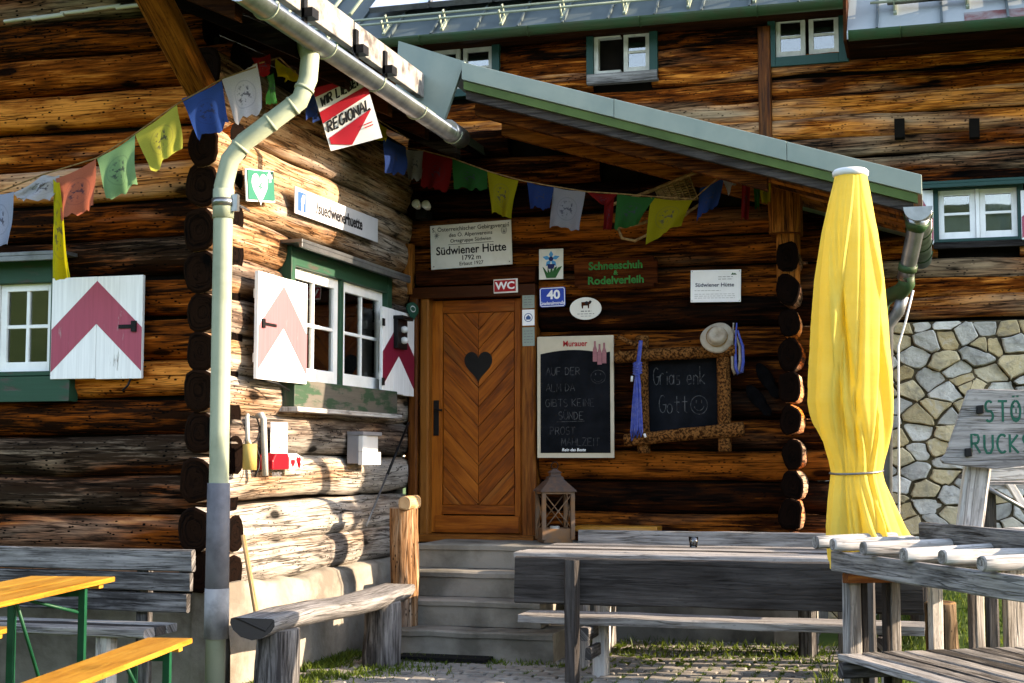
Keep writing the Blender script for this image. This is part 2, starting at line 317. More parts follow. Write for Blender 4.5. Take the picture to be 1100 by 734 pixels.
# ------------------------------------------------------------------ mesh builder
WL = {}
def tag(o, label=None, cat=None, group=None, kind=None):
    if label: o['label'] = label
    if cat: o['category'] = cat
    if group: o['group'] = group
    if kind: o['kind'] = kind
    return o
def thing(name, label, cat, loc, group=None):
    o = bpy.data.objects.new(name, None); COL.objects.link(o); o.location = loc; o.empty_display_size = .1
    WL[o] = V(loc); return tag(o, label, cat, group)
class MB:
    def __init__(s): s.v=[]; s.f=[]; s.uv=[]; s.tone=[]; s.grey=[]; s.sm=[]
    def face(s, idx, uvs=None, tone=.5, grey=0, smooth=False):
        s.f.append(idx); s.uv.append(uvs or [(0,0)]*len(idx)); s.tone.append(tone); s.grey.append(grey); s.sm.append(smooth)
    def box(s, fr, x0,x1,y0,y1,z0,z1, tone=None, grey=0, grain=None, jit=0.0):
        tone = random.random() if tone is None else tone
        d = (abs(x1-x0), abs(y1-y0), abs(z1-z0)); g = grain if grain is not None else d.index(max(d))
        ou, ov = random.uniform(0,50), random.uniform(0,50)
        i = len(s.v); c = []
        for z in (z0,z1):
            for y in (y0,y1):
                for x in (x0,x1):
                    p = [x+random.uniform(-jit,jit), y+random.uniform(-jit,jit), z+random.uniform(-jit,jit)]; c.append(p); s.v.append(fr.w(*p))
        for q in ((0,2,3,1),(4,5,7,6),(0,1,5,4),(2,6,7,3),(0,4,6,2),(1,3,7,5)):
            mn_ = [min(c[k][a] for k in q) for a in range(3)]; mx_ = [max(c[k][a] for k in q) for a in range(3)]
            ax = min(range(3), key=lambda a: mx_[a]-mn_[a]); o = [a for a in range(3) if a != ax]
            if g in o: a, b2 = g, [t for t in o if t != g][0]
            else: a, b2 = o
            k = .15 if g not in o else 1
            s.face([i+t for t in q], [(c[t][a]*k+ou, c[t][b2]+ov+ (.37*ax)) for t in q], tone, grey)
    def plank(s, fr, x0,x1,y0,y1,z0,z1, tone=None, grey=0, wob=.006, seg=.12):   # long axis x, wavy edges
        tone = random.random() if tone is None else tone
        ou, ov = random.uniform(0,50), random.uniform(0,50); sd_ = random.uniform(0,99)
        n = max(2, int(abs(x1-x0)/seg)); i = len(s.v); rows = []
        bev = min(abs(y1-y0), abs(z1-z0))*.16
        prof = [(y0+bev,z0),(y1-bev,z0),(y1,z0+bev),(y1,z1-bev),(y1-bev,z1),(y0+bev,z1),(y0,z1-bev),(y0,z0+bev)]
        acc = [0]
        for k in range(8):
            a, b2 = prof[k], prof[(k+1)%8]; acc.append(acc[-1]+math.hypot(a[0]-b2[0], a[1]-b2[1]))
        for k in range(n+1):
            x = x0+(x1-x0)*k/n; row = []
            for j,(y,z) in enumerate(prof):
                dy = mn.noise(V((x*2.3, j*1.7+sd_, 1)))*wob; dz = mn.noise(V((x*2.3, j*1.7+sd_, 7)))*wob
                row.append(len(s.v)); s.v.append(fr.w(x + (random.uniform(-.004,.004) if k in (0,n) else 0), y+dy, z+dz))
            rows.append(row)
        for k in range(n):
            for j in range(8):
                a, b2 = rows[k], rows[k+1]; j2 = (j+1)%8
                xx = (x0+(x1-x0)*k/n+ou, x0+(x1-x0)*(k+1)/n+ou)
                s.face([a[j],a[j2],b2[j2],b2[j]], [(xx[0],acc[j]+ov),(xx[0],acc[j+1]+ov),(xx[1],acc[j+1]+ov),(xx[1],acc[j]+ov)], tone, grey)
        for row, o in ((rows[0],1),(rows[-1],0)):
            r = row[::-1] if o else row
            s.face(list(r), [(ou+.02*prof[row.index(t)][0], ov+prof[row.index(t)][1]+prof[row.index(t)][0]) for t in r], tone*.7, grey)
    def log(s, p0, p1, r, tone=.5, grey=0, n=16, seg=.13, lump=.07, wob=.014, flat=1.0, capgrey=None, taper=1.0, captone=1.7):
        p0, p1 = V(p0), V(p1); d = p1-p0; L = d.length; d.normalize()
        a = V((0,0,1)) if abs(d.z) < .9 else V((1,0,0)); b2 = d.cross(a).normalized(); a = b2.cross(d).normalized()
        k = max(2, int(L/seg)); sd_ = random.uniform(0,500); ou, ov = random.uniform(0,80), random.uniform(0,80)
        rows = []
        for i in range(k+1):
            t = i/k; c = p0+d*(L*t) + a*mn.noise(V((t*L*.9, sd_, 0)))*wob*1.4 + b2*mn.noise(V((t*L*.9, sd_, 9)))*wob*1.4
            rr = r*(1+(taper-1)*t); row = []
            for j in range(n):
                ph = 2*math.pi*j/n; ca, sa = math.cos(ph), math.sin(ph)
                q = rr*(abs(ca)**2.7+abs(sa)**2.7)**(-1/2.7)*.93*(1+lump*mn.noise(V((t*L*1.6, ca*1.2+sd_, sa*1.2)))*1.6 + lump*.5*mn.noise(V((t*L*6, ca*3+sd_, sa*3))))
                row.append(len(s.v)); s.v.append(c + a*(ca*q) + b2*(sa*q*flat))
            rows.append(row)
        for i in range(k):
            for j in range(n):
                j2 = (j+1)%n; u0, u1 = L*i/k+ou, L*(i+1)/k+ou; v0, v1 = j/n*2*math.pi*r+ov, (j+1)/n*2*math.pi*r+ov
                s.face([rows[i][j],rows[i][j2],rows[i+1][j2],rows[i+1][j]], [(u0,v0),(u0,v1),(u1,v1),(u1,v0)], tone, grey, True)
        cg = grey if capgrey is None else capgrey
        for row, e, sgn in ((rows[0],p0,1),(rows[-1],p1,-1)):
            ci = len(s.v); s.v.append(sum((s.v[t] for t in row), V())/n - d*sgn*.004)
            rg = []
            for t in row: rg.append(len(s.v)); s.v.append(s.v[t].lerp(s.v[ci], .12) - d*sgn*.008)
            for j in range(n):
                j2 = (j+1)%n
                q = [row[j],rg[j],rg[j2],row[j2]] if sgn > 0 else [row[j],row[j2],rg[j2],rg[j]]
                s.face(q, [(ou,r+ov)]*4, tone-captone, cg)
                q = [rg[j],ci,rg[j2]]; uvq = [(ou+.06*j,r+ov),(ou+.06*j,ov),(ou+.06*j+.06,r+ov)]
                if sgn < 0: q = q[::-1]; uvq = uvq[::-1]
                s.face(q, uvq, tone-captone, cg)
    def tube(s, pts, r, n=10, tone=.5, grey=0, cap=True):
        pts = [V(p) for p in pts]; rs = r if isinstance(r,(list,tuple)) else [r]*len(pts)
        prev = None; rows = []; L = 0
        for i, p in enumerate(pts):
            d = (pts[min(i+1,len(pts)-1)]-pts[max(i-1,0)]).normalized()
            if prev is None: a = V((0,0,1)) if abs(d.z) < .9 else V((1,0,0)); a = (a-d*a.dot(d)).normalized()
            else: a = (prev-d*prev.dot(d)).normalized()
            prev = a; b2 = d.cross(a)
            if i: L += (p-pts[i-1]).length
            row = []
            for j in range(n):
                ph = 2*math.pi*j/n; row.append(len(s.v)); s.v.append(p+a*(math.cos(ph)*rs[i])+b2*(math.sin(ph)*rs[i]))
            rows.append((row,L))
        for i in range(len(rows)-1):
            for j in range(n):
                j2 = (j+1)%n; A,la = rows[i]; B,lb = rows[i+1]
                s.face([A[j],A[j2],B[j2],B[j]], [(la,j/n*.1),(la,(j+1)/n*.1),(lb,(j+1)/n*.1),(lb,j/n*.1)], tone, grey, True)
        if cap: s.face(rows[0][0][::-1], None, tone, grey); s.face(list(rows[-1][0]), None, tone, grey)
    def prism(s, fr, poly, z0, z1, tone=.5, grey=0, uvdir=0):
        i = len(s.v); n = len(poly); ou = random.uniform(0,40)
        ar = sum(poly[k][0]*poly[(k+1)%n][1]-poly[(k+1)%n][0]*poly[k][1] for k in range(n))
        if ar < 0: poly = poly[::-1]
        U = (lambda q: (q[0]+ou,q[1]+ou)) if uvdir == 0 else (lambda q: (q[1]+ou,q[0]+ou))
        for z in (z0,z1):
            for p in poly: s.v.append(fr.w(p[0],p[1],z))
        s.face([i+n+k for k in range(n)], [U(p) for p in poly], tone, grey)
        s.face([i+k for k in range(n)][::-1], [U(p) for p in poly][::-1], tone, grey)
        for k in range(n):
            k2 = (k+1)%n; s.face([i+k,i+k2,i+n+k2,i+n+k], [U(poly[k]),U(poly[k2]),U(poly[k2]),U(poly[k])], tone, grey)
    def lathe(s, fr, prof, n=24, tone=.5, grey=0, smooth=True):    # prof: (r, z) along fr.n
        rows = []
        for r, z in prof:
            row = []
            for j in range(n): ph = 2*math.pi*j/n; row.append(len(s.v)); s.v.append(fr.w(r*math.cos(ph), r*math.sin(ph), z))
            rows.append(row)
        for i in range(len(rows)-1):
            for j in range(n):
                j2 = (j+1)%n; s.face([rows[i][j],rows[i][j2],rows[i+1][j2],rows[i+1][j]], [(i*.1,j/n),(i*.1,(j+1)/n),(i*.1+.1,(j+1)/n),(i*.1+.1,j/n)], tone, grey, smooth)
        s.face(rows[0][::-1]); s.face(list(rows[-1]))
    def text(s, fr, txt, x, y, size, z=.002, align='CENTER', sx=1.0, bold=0.0, shear=0.0, rot=0.0, depth=.0008):
        cu = bpy.data.curves.new('t', 'FONT'); cu.body = txt; cu.size = size; cu.align_x = align; cu.align_y = 'CENTER'; cu.offset = bold*size; cu.shear = shear
        cu.resolution_u = 3; cu.extrude = depth
        ob = bpy.data.objects.new('t', cu); COL.objects.link(ob)
        dg = bpy.context.evaluated_depsgraph_get(); me = ob.evaluated_get(dg).to_mesh()
        i = len(s.v); c, q = math.cos(rot), math.sin(rot)
        for vv in me.vertices:
            px, py = vv.co.x*sx, vv.co.y; s.v.append(fr.w(x+px*c-py*q, y+px*q+py*c, z+vv.co.z))
        for p in me.polygons: s.face([i+k for k in p.vertices])
        wd_ = max((vv.co.x for vv in me.vertices), default=0)*sx
        ob.evaluated_get(dg).to_mesh_clear(); bpy.data.objects.remove(ob); bpy.data.curves.remove(cu)
        return wd_
    def stroke(s, fr, pts, wd, z=.002):       # flat brush or chalk line of width wd
        pts = [V((p[0],p[1],0)) for p in pts]; L, Rr = [], []
        for i, p in enumerate(pts):
            d = pts[min(i+1,len(pts)-1)]-pts[max(i-1,0)]
            if d.length < 1e-9: d = V((1,0,0))
            d.normalize(); nn = V((-d.y,d.x,0))*wd/2
            L.append(len(s.v)); s.v.append(fr.w(p.x+nn.x, p.y+nn.y, z)); Rr.append(len(s.v)); s.v.append(fr.w(p.x-nn.x, p.y-nn.y, z))
        for i in range(len(pts)-1): s.face([Rr[i],Rr[i+1],L[i+1],L[i]])
    def hand(s, fr, txt, x, y, h, wd, sx=.62, z=.002, gap=.18, jit=.03, slant=0.0):
        cx = x; zz = z
        for ch in txt:
            if ch == ' ': cx += h*sx*.8; continue
            wch = .35 if ch in 'Ii' else 1.0
            for st in GLYPH.get(ch, []):
                pts = []; a = random.uniform(-jit,jit); b2 = random.uniform(-jit,jit)
                for k in range(len(st)-1):
                    for t in (0,.5): pts.append((st[k][0]+(st[k+1][0]-st[k][0])*t, st[k][1]+(st[k+1][1]-st[k][1])*t))
                pts.append(st[-1]); zz += .00003
                s.stroke(fr, [(cx+(p[0]*wch+a)*h*sx+slant*p[1]*h, y+(p[1]+b2)*h) for p in pts], wd, zz)
            cx += h*sx*(wch+gap)
        return cx
    def build(s, name, mat, parent=None, bevel=0, origin=None):
        me = bpy.data.meshes.new(name)
        if parent is not None: o0 = WL[parent]
        elif origin is not None: o0 = V(origin)
        else:
            o0 = V((sum(p.x for p in s.v)/len(s.v), sum(p.y for p in s.v)/len(s.v), min(p.z for p in s.v)))
        me.from_pydata([tuple(p-o0) for p in s.v], [], s.f)
        ul = me.uv_layers.new(name='uv'); k = 0
        flat = [c for q in s.uv for c in q]
        ul.data.foreach_set('uv', [x for c in flat for x in c])
        for nm, dat in (('tone',s.tone),('grey',s.grey)):
            at = me.attributes.new(nm, 'FLOAT', 'FACE'); at.data.foreach_set('value', dat)
        me.polygons.foreach_set('use_smooth', s.sm)
        me.materials.append(MATS[mat]); me.update()
        ob = bpy.data.objects.new(name, me); COL.objects.link(ob); WL[ob] = o0
        if parent is not None: ob.parent = parent
        else: ob.location = o0
        if bevel:
            bv = ob.modifiers.new('bevel','BEVEL'); bv.width = bevel; bv.segments = 2; bv.limit_method = 'ANGLE'; bv.angle_limit = R(40)
        return ob
def one(name, mat, parent, fn, bevel=0):
    mb = MB(); fn(mb); return mb.build(name, mat, parent, bevel)
def arc(cx, cy, r, a0, a1, n=10, ry=None): return [(cx+r*math.cos(R(a0+(a1-a0)*k/n)), cy+(ry or r)*math.sin(R(a0+(a1-a0)*k/n))) for k in range(n+1)]
GLYPH = {
 'A':[[(0,0),(.5,1),(1,0)],[(.2,.38),(.8,.38)]], 'B':[[(0,0),(0,1),(.7,.95),(.75,.6),(0,.52),(.85,.45),(.85,.08),(0,0)]], 'C':[arc(.6,.5,.55,50,310,10,.5)],
 'D':[[(.05,0),(.05,1),(.6,.9),(.95,.5),(.6,.08),(.05,0)]], 'E':[[(.9,1),(.05,1),(.05,0),(.9,0)],[(.05,.52),(.7,.52)]], 'F':[[(.9,1),(.05,1),(.05,0)],[(.05,.52),(.7,.52)]],
 'G':[arc(.55,.5,.5,50,360,10,.5),[(1.02,.48),(.6,.48)]], 'H':[[(.05,0),(.05,1)],[(.95,0),(.95,1)],[(.05,.5),(.95,.5)]], 'I':[[(.5,0),(.5,1)]],
 'K':[[(.05,0),(.05,1)],[(.9,1),(.1,.48),(.95,0)]], 'L':[[(.05,1),(.05,0),(.85,0)]], 'M':[[(0,0),(.1,1),(.5,.3),(.9,1),(1,0)]], 'N':[[(.05,0),(.05,1),(.95,0),(.95,1)]],
 'O':[arc(.5,.5,.48,90,450,14,.5)], 'P':[[(.05,0),(.05,1),(.75,.95),(.85,.7),(.7,.5),(.05,.46)]], 'R':[[(.05,0),(.05,1),(.75,.95),(.85,.72),(.7,.52),(.05,.48)],[(.4,.48),(.95,0)]],
 'S':[arc(.5,.74,.38,40,250,8,.26)+arc(.5,.26,.40,70,-140,8,.26)], 'T':[[(0,1),(1,1)],[(.5,1),(.5,0)]], 'U':[[(.05,1),(.05,.3),(.3,0),(.7,0),(.95,.3),(.95,1)]],
 'W':[[(0,1),(.25,0),(.5,.7),(.75,0),(1,1)]], 'Z':[[(.05,1),(.95,1),(.05,0),(.95,0)]],
 'r':[[(.1,0),(.1,.55)],arc(.5,.3,.38,150,60,5)], 'i':[[(.5,0),(.5,.5)],[(.5,.68),(.5,.75)]], 'a':[arc(.45,.27,.38,0,360,10,.27),[(.85,.55),(.85,0)]], 's':[[(.8,.5),(.3,.5),(.3,.3),(.75,.25),(.7,.02),(.2,0)]],
 'e':[[(.1,.28),(.85,.3),(.7,.52),(.3,.52),(.1,.25),(.35,0),(.85,.08)]], 'n':[[(.1,0),(.1,.52)],[(.1,.4),(.5,.54),(.85,.4),(.85,0)]], 'k':[[(.1,0),(.1,1)],[(.8,.55),(.15,.25),(.85,0)]],
 'o':[arc(.45,.27,.38,0,360,10,.27)], 't':[[(.4,.95),(.4,.1),(.7,0)],[(.05,.6),(.8,.6)]],
}
GLYPH['Ö'] = GLYPH['O']+[[(.28,1.18),(.28,1.26)],[(.72,1.18),(.72,1.26)]]; GLYPH['Ü'] = GLYPH['U']+[[(.28,1.18),(.28,1.26)],[(.72,1.18),(.72,1.26)]]; GLYPH['Ä'] = GLYPH['A']+[[(.28,1.12),(.28,1.2)],[(.72,1.12),(.72,1.2)]]
def clip(poly, a, b):      # keep the left side of the line a->b
    out = []; n = len(poly); sd_ = lambda p: (b[0]-a[0])*(p[1]-a[1])-(b[1]-a[1])*(p[0]-a[0])
    for k in range(n):
        p, q = poly[k], poly[(k+1)%n]; sp, sq = sd_(p), sd_(q)
        if sp >= 0: out.append(p)
        if sp*sq < 0: t = sp/(sp-sq); out.append((p[0]+(q[0]-p[0])*t, p[1]+(q[1]-p[1])*t))
    return out

# ------------------------------------------------------------------ ground, paving, hills
def ss(t): t = max(0, min(1, t)); return t*t*(3-2*t)
def gz(x, y): return -.035 + .62*ss((y-9.4)/3.6)*ss((x+.55)/.6) + .012*mn.noise(V((x*1.3,y*1.3,0)))
xs = [-900,-400,-180,-90,-45,-25,-16]+[-12+.3*k for k in range(81)]+[16,25,45,90,180,400,900]
ys = [-900,-400,-180,-90,-45,-20,-10]+[-4+.3*k for k in range(61)]+[18,25,45,90,180,400,900]
mb = MB()
for y in ys:
    for x in xs: mb.v.append(V((x,y,gz(x,y))))
for j in range(len(ys)-1):
    for i in range(len(xs)-1):
        a = j*len(xs)+i; mb.face([a,a+1,a+1+len(xs),a+len(xs)], None, .5, 0, True)
tag(mb.build('ground', 'ground_grass', origin=(0,0,0)), kind='structure')
mb = MB()        # forested hills across the valley
NA = 120
for k in range(NA+1):
    a = R(-186+192*k/NA)
    for q, (d, h) in enumerate(((260,-2),(330,.45),(430,.85),(560,1.0),(800,.5))):
        hh = h*(95+60*mn.noise(V((a*1.7,q*.3,2)))+14*mn.noise(V((a*14,q,5)))) if h > 0 else h
        mb.v.append(V((math.cos(a)*d, math.sin(a)*d, hh)))
for k in range(NA):
    for q in range(4): a = k*5+q; mb.face([a,a+5,a+6,a+1], None, .5, 0, True)
tag(mb.build('hills', 'hill_forest', origin=(0,0,0)), kind='structure')

PX0, PX1, PY0, PY1 = -4.15, -.66, 5.6, 11.4
mb = MB(); mb.box(WORLD, PX0-.05,PX1+.05,PY0,PY1,-.2,-.022, .5, 0)
tag(mb.build('soil', 'joint_soil'), kind='structure')
mb = MB(); pw, pl = .166, .118; j = 0; y = PY0
while y < PY1-.02:
    x = PX0 + (pw/2 if j%2 else 0)
    while x < PX1-.03:
        g = .009; x1 = min(x+pw-g, PX1); y1 = y+pl-g; z = random.uniform(-.005,.005); tx, ty = random.uniform(-.012,.012), random.uniform(-.012,.012)
        c = [(x+g,y+g),(x1,y+g),(x1,y1),(x+g,y1)]; i = len(mb.v); cx, cy = (x+x1)/2, (y+y1)/2
        for (px_,py_) in c: mb.v.append(V((px_,py_,-.03)))
        for (px_,py_) in c: mb.v.append(V((px_,py_,z-.008)))
        for (px_,py_) in c: mb.v.append(V((px_+(cx-px_)*.12,py_+(cy-py_)*.14,z+tx*(px_-cx)*3+ty*(py_-cy)*3)))
        for b0 in (0,4):
            for k in range(4): k2=(k+1)%4; mb.face([i+b0+k,i+b0+k2,i+b0+4+k2,i+b0+4+k])
        mb.face([i+8,i+9,i+10,i+11]); x += pw
    y += pl; j += 1
tag(mb.build('paving', 'paver', origin=(0,0,0)), kind='structure')

# ------------------------------------------------------------------ the hut
HUT = thing('log_hut', 'big alpine log house with a gabled porch, green gutters and pink and white shutters', 'log house', (-3, 11, 0))
def splits(x0, x1, zc, r, ops, pad=-.012):
    iv = [(x0,x1)]
    for (a,b2,c,d) in ops:
        if zc+r*.72 > c and zc-r*.72 < d:
            nv = []
            for (p,q) in iv:
                if b2 <= p or a >= q: nv.append((p,q)); continue
                if a+pad > p+.02: nv.append((p,a+pad))
                if b2-pad < q-.02: nv.append((b2-pad,q))
            iv = nv
    return iv
def log_wall(mb, fr, x0, x1, z0, z1, sp, r, ops=(), grey=lambda z: 0, flat=1.0, ends=None, lump=.07, jit=.03, seg=.13, n=16, wob=.014, dark=lambda z: 0):
    z = z0; k = 0
    while z < z1:
        rr = r*random.uniform(.93,1.08); zc = z+random.uniform(-jit,jit)*.5
        e0, e1 = ends(zc) if ends else (x0,x1)
        t = random.uniform(.10,.85)-dark(zc); g = grey(zc)+random.uniform(-.12,.12)
        for (a,b2) in splits(e0+random.uniform(-.03,.03), e1+random.uniform(-.03,.03), zc, rr, ops):
            if b2-a > .03: mb.log(fr.w(a,zc,-rr*flat), fr.w(b2,zc,-rr*flat), rr, t, g, n=n, seg=seg, lump=lump, flat=flat, capgrey=-2, wob=wob, taper=random.uniform(.95,1.05))
        z += sp*random.uniform(.95,1.05); k += 1
def rect(fr, l, t, r_, b, off=0):
    um, vm = (l+r_)/2, (t+b)/2
    return fr.at(l,vm,off)[0], fr.at(r_,vm,off)[0], fr.at(um,b,off)[1], fr.at(um,t,off)[1]

# openings
fw0, fw1, fwb, fwt = rect(FRONT, -62, 306, 57, 400)
sw0, sw1, swb, swt = rect(SIDE, 312, 300, 412, 414)
dr0, dr1, drb, drt = rect(PORCH, 441, 317, 577, 577)
mA = rect(MAIN, 638, 35, 698, 79); mB_ = rect(MAIN, 833, 17, 901, 60); mC = rect(MAIN, 462, 52, 529, 96); mD = rect(MAIN, 1008, 203, 1093, 256)

PRL, PRZ = P(497,68,Y=10.42).x, P(497,68,Y=10.42).z
PSL = (P(990,189,Y=10.42).z-PRZ)/(P(990,189,Y=10.42).x-PRL)
def front_ends(z):
    lim = -3.62-(z+.16-4.02)/.466
    return (-10.5, min(XS-.02, lim))
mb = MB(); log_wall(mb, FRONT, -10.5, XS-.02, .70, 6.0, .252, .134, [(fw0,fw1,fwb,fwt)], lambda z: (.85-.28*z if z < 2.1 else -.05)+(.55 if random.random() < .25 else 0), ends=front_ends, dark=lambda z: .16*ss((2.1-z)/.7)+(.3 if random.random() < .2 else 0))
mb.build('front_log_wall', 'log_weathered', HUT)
mb = MB()
for z0_ in (.60,):
    log_wall(mb, SIDE, YA-.15, YD+.1, .74, 3.98, .268, .141, [(sw0,sw1,swb,swt)], lambda z: 1.02-.22*z, lump=.09, jit=.05, flat=.82)
mb.build('side_log_wall', 'log_bleached', HUT)
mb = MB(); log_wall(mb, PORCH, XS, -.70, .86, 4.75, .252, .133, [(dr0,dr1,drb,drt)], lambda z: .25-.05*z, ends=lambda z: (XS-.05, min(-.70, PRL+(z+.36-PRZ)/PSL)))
mb.build('porch_log_wall', 'log_porch_shaded', HUT)
mb = MB(); PS = Fr((-.955,0,0), (0,1,0), (0,0,1), (1,0,0))
log_wall(mb, PS, YD-.30, YM+.1, .73, 3.2, .252, .126, [], lambda z: .45, jit=.03, flat=.72, lump=.13)
mb.build('porch_gable_log_wall', 'log_weathered', HUT)
mb = MB(); log_wall(mb, MAIN, -7.5, 6.5, 2.78, 5.75, .192, .106, [mA,mB_,mC,mD], lambda z: .12+.18*math.sin(z*3.1)+(.4 if random.random() < .25 else 0), flat=.5, lump=.13, jit=.05, seg=.11, wob=.02)
mb.build('main_log_wall', 'log_main', HUT)
def backing(m):
    m.box(WORLD, -10.4,XS-.15, YA+.14,YA+.18, .3,3.95); m.box(WORLD, XS-.19,XS-.15, YA+.1,YD+.2, .3,4.2)
    m.prism(Fr((0,0,0),(1,0,0),(0,0,1),(0,-1,0)), [(XS-.1,.3),(-1.05,.3),(-1.05,PRZ+PSL*(-1.05-PRL)-.25),(PRL,PRZ-.25),(XS-.1,PRZ-.3)], -(YD+.18), -(YD+.14)); m.box(WORLD, -1.11,-1.07, YD+.1,YM+.2, .3,3.25); m.box(WORLD, -7.5,6.5, YM+.10,YM+.14, 2.6,5.9)
    m.prism(Fr((0,0,0),(1,0,0),(0,0,1),(0,-1,0)), [(-10.4,3.9),(XS-.15,3.9),(-8.5,5.95),(-10.4,5.1)], -(YA+.18), -(YA+.14))
one('chinking', 'chinking', HUT, backing)
one('mortar_strip', 'plastic_white', HUT, lambda m: [m.log(P(6+30*k,23-4*k,Y=YA-.075), P(38+30*k,19-4*k,Y=YA-.075), .014, n=7, seg=.06, lump=.35) for k in range(5)])
# plinths
def plinth(m):
    for k in range(14):
        a, b2 = YA-.05+(YD-YA)*k/14, YA-.05+(YD-YA)*(k+1)/14
        t0, t1 = .62+.05*mn.noise(V((a*2.5,0,0))), .62+.05*mn.noise(V((b2*2.5,0,0))); i = len(m.v)
        for (yy,tt) in ((a,t0),(b2,t1)):
            for (xx,zz) in ((XS+.09,-.1),(XS+.075,.25),(XS+.055,.5),(XS+.03,tt-.02),(XS-.01,tt),(XS-.15,tt+.01)): m.v.append(V((xx+.022*mn.noise(V((yy*3,zz*3,1))),yy,zz)))
        for q in range(5): m.face([i+q,i+6+q,i+7+q,i+1+q], None, .5, 0, True)
    m.box(WORLD, -10.4,XS-.02, YA-.03,YA+.2, -.1,.58); m.box(WORLD, XS-.2,XS+.04,YA-.04,YA+.2,-.1,.66)
one('plinth', 'concrete_side', HUT, plinth)
one('porch_plinth', 'concrete', HUT, lambda m: (m.box(WORLD, XS+.3,-.9, YD-.02,YD+.3, -.1,.745), m.box(WORLD, -1.2,-.93, YD-.25,YM, -.1,.60)))

# stone wall of the main house: rubble laid in mortar
def stones(m, x0, x1, y0, y1, fr, nx, ny):
    pts = []
    for j in range(ny):
        for i in range(nx):
            pts.append((x0+(x1-x0)*(i+.5+(j%2)*.5+random.uniform(-.62,.62))/nx, y0+(y1-y0)*(j+.5+random.uniform(-.52,.52))/ny))
    AX = 1.45
    for k, p in enumerate(pts):
        poly = [(x0,y0),(x1,y0),(x1,y1),(x0,y1)]
        for q_ in pts:
            if q_ is p or abs(q_[0]-p[0]) > 1.1 or abs(q_[1]-p[1]) > .9: continue
            mx_, my_ = (p[0]+q_[0])/2, (p[1]+q_[1])/2; dx, dy = (q_[0]-p[0]), (q_[1]-p[1])*AX*AX
            poly = clip(poly, (mx_,my_), (mx_-dy, my_+dx)) if True else poly
            if len(poly) < 3: break
        if len(poly) < 3: continue
        cx = sum(t[0] for t in poly)/len(poly); cy = sum(t[1] for t in poly)/len(poly)
        sz = max(abs(t[0]-cx) for t in poly)+max(abs(t[1]-cy) for t in poly)
        sh = max(.55, 1-random.uniform(.004,.013)/max(.05,sz*.42))
        poly = [(cx+(t[0]-cx)*sh, cy+(t[1]-cy)*sh) for t in poly]
        out = []
        for a in range(len(poly)):
            p0_, p1_ = poly[a], poly[(a+1)%len(poly)]
            f_ = random.uniform(.04,.12)
            L = math.hypot(p0_[0]-p1_[0],p0_[1]-p1_[1])
            for t in ((f_, .5, 1-f_) if L > .08 else (.3,.7)):
                out.append((p0_[0]+(p1_[0]-p0_[0])*t+random.uniform(-.008,.008), p0_[1]+(p1_[1]-p0_[1])*t+random.uniform(-.008,.008)))
        tone, gr = random.random(), random.random(); h = random.uniform(.03,.085); nn = len(out); i = len(m.v); tl = (random.uniform(-.25,.25), random.uniform(-.25,.25))
        for (s_, z_) in ((1.0,-.03),(.995,h*.5),(.965,h*.85),(.88,h)):
            for t in out:
                dx, dy = t[0]-cx, t[1]-cy; m.v.append(fr.w(cx+dx*s_, cy+dy*s_, z_+(dx*tl[0]+dy*tl[1])*.5+ .012*mn.noise(V((t[0]*9,t[1]*9,s_*3)))))
        c = len(m.v); m.v.append(fr.w(cx,cy,h*1.02))
        for r_ in range(3):
            for a in range(nn): b2=(a+1)%nn; m.face([i+r_*nn+a,i+r_*nn+b2,i+(r_+1)*nn+b2,i+(r_+1)*nn+a], None, tone, gr, False)
        for a in range(nn): b2=(a+1)%nn; m.face([i+3*nn+a,i+3*nn+b2,c], None, tone, gr, False)
sw = one('stone_wall', 'mortar', HUT, lambda m: m.box(WORLD, -1.2,6.5, YM-.02,YM+.4, -.3,2.66))
one('rubble_stones', 'rubble_stone', sw, lambda m: stones(m, -1.2, 3.6, -.1, 2.66, MAIN, 24, 19))

# roofs
XZ = lambda y: Fr((0,y,0), (1,0,0), (0,0,1), (0,-1,0))
EX, EZ = -3.64, 4.04
ar = one('annex_roof', 'roof_sheet', HUT, lambda m: (m.prism(XZ(0), [(EX,EZ),(-8.5,EZ+2.26),(-8.5,EZ+2.34),(EX,EZ+.07)], -13.2,-6.75), m.prism(XZ(0), [(-8.5,EZ+2.26),(-13.4,EZ),(-13.4,EZ+.07),(-8.5,EZ+2.34)], -13.2,-6.75)))
def soff(m):
    for k in range(22):
        a, b2 = EX-.02-.22*k, EX-.02-.22*(k+1)+.006
        m.prism(XZ(0), [(a,EZ-.035+.466*(EX-a)),(b2,EZ-.035+.466*(EX-b2)),(b2,EZ-.004+.466*(EX-b2)),(a,EZ-.004+.466*(EX-a))], -13.0,-6.85, random.random(), 0, 1)
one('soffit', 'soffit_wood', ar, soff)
def rafters(m):
    for k in range(6):
        yy = 7.05+.78*k; m.prism(XZ(0), [(EX-.03,EZ-.16),(-6.3,EZ-.16+.466*(6.3+EX)),(-6.3,EZ-.03+.466*(6.3+EX)),(EX-.03,EZ-.04)], -yy-.09,-yy, random.random())
one('rafters', 'soffit_wood', ar, rafters)
one('eave_board', 'gutter_pale_green', ar, lambda m: (m.box(WORLD, EX-.01,EX+.03,6.78,10.72,EZ-.06,EZ+.045), m.box(WORLD, EX+.032,EX+.05,6.78,10.6,EZ-.02,EZ+.01)))
sbY0, sbY1 = 6.7, P(455,80,X=-3.78).y
sb = one('snow_board', 'snow_board', ar, lambda m: (m.box(WORLD, -3.84,-3.78,sbY0,9.02,4.27,4.47,grain=1), m.box(WORLD, -3.835,-3.775,9.03,sbY1,4.265,4.46,grain=1)), .006)
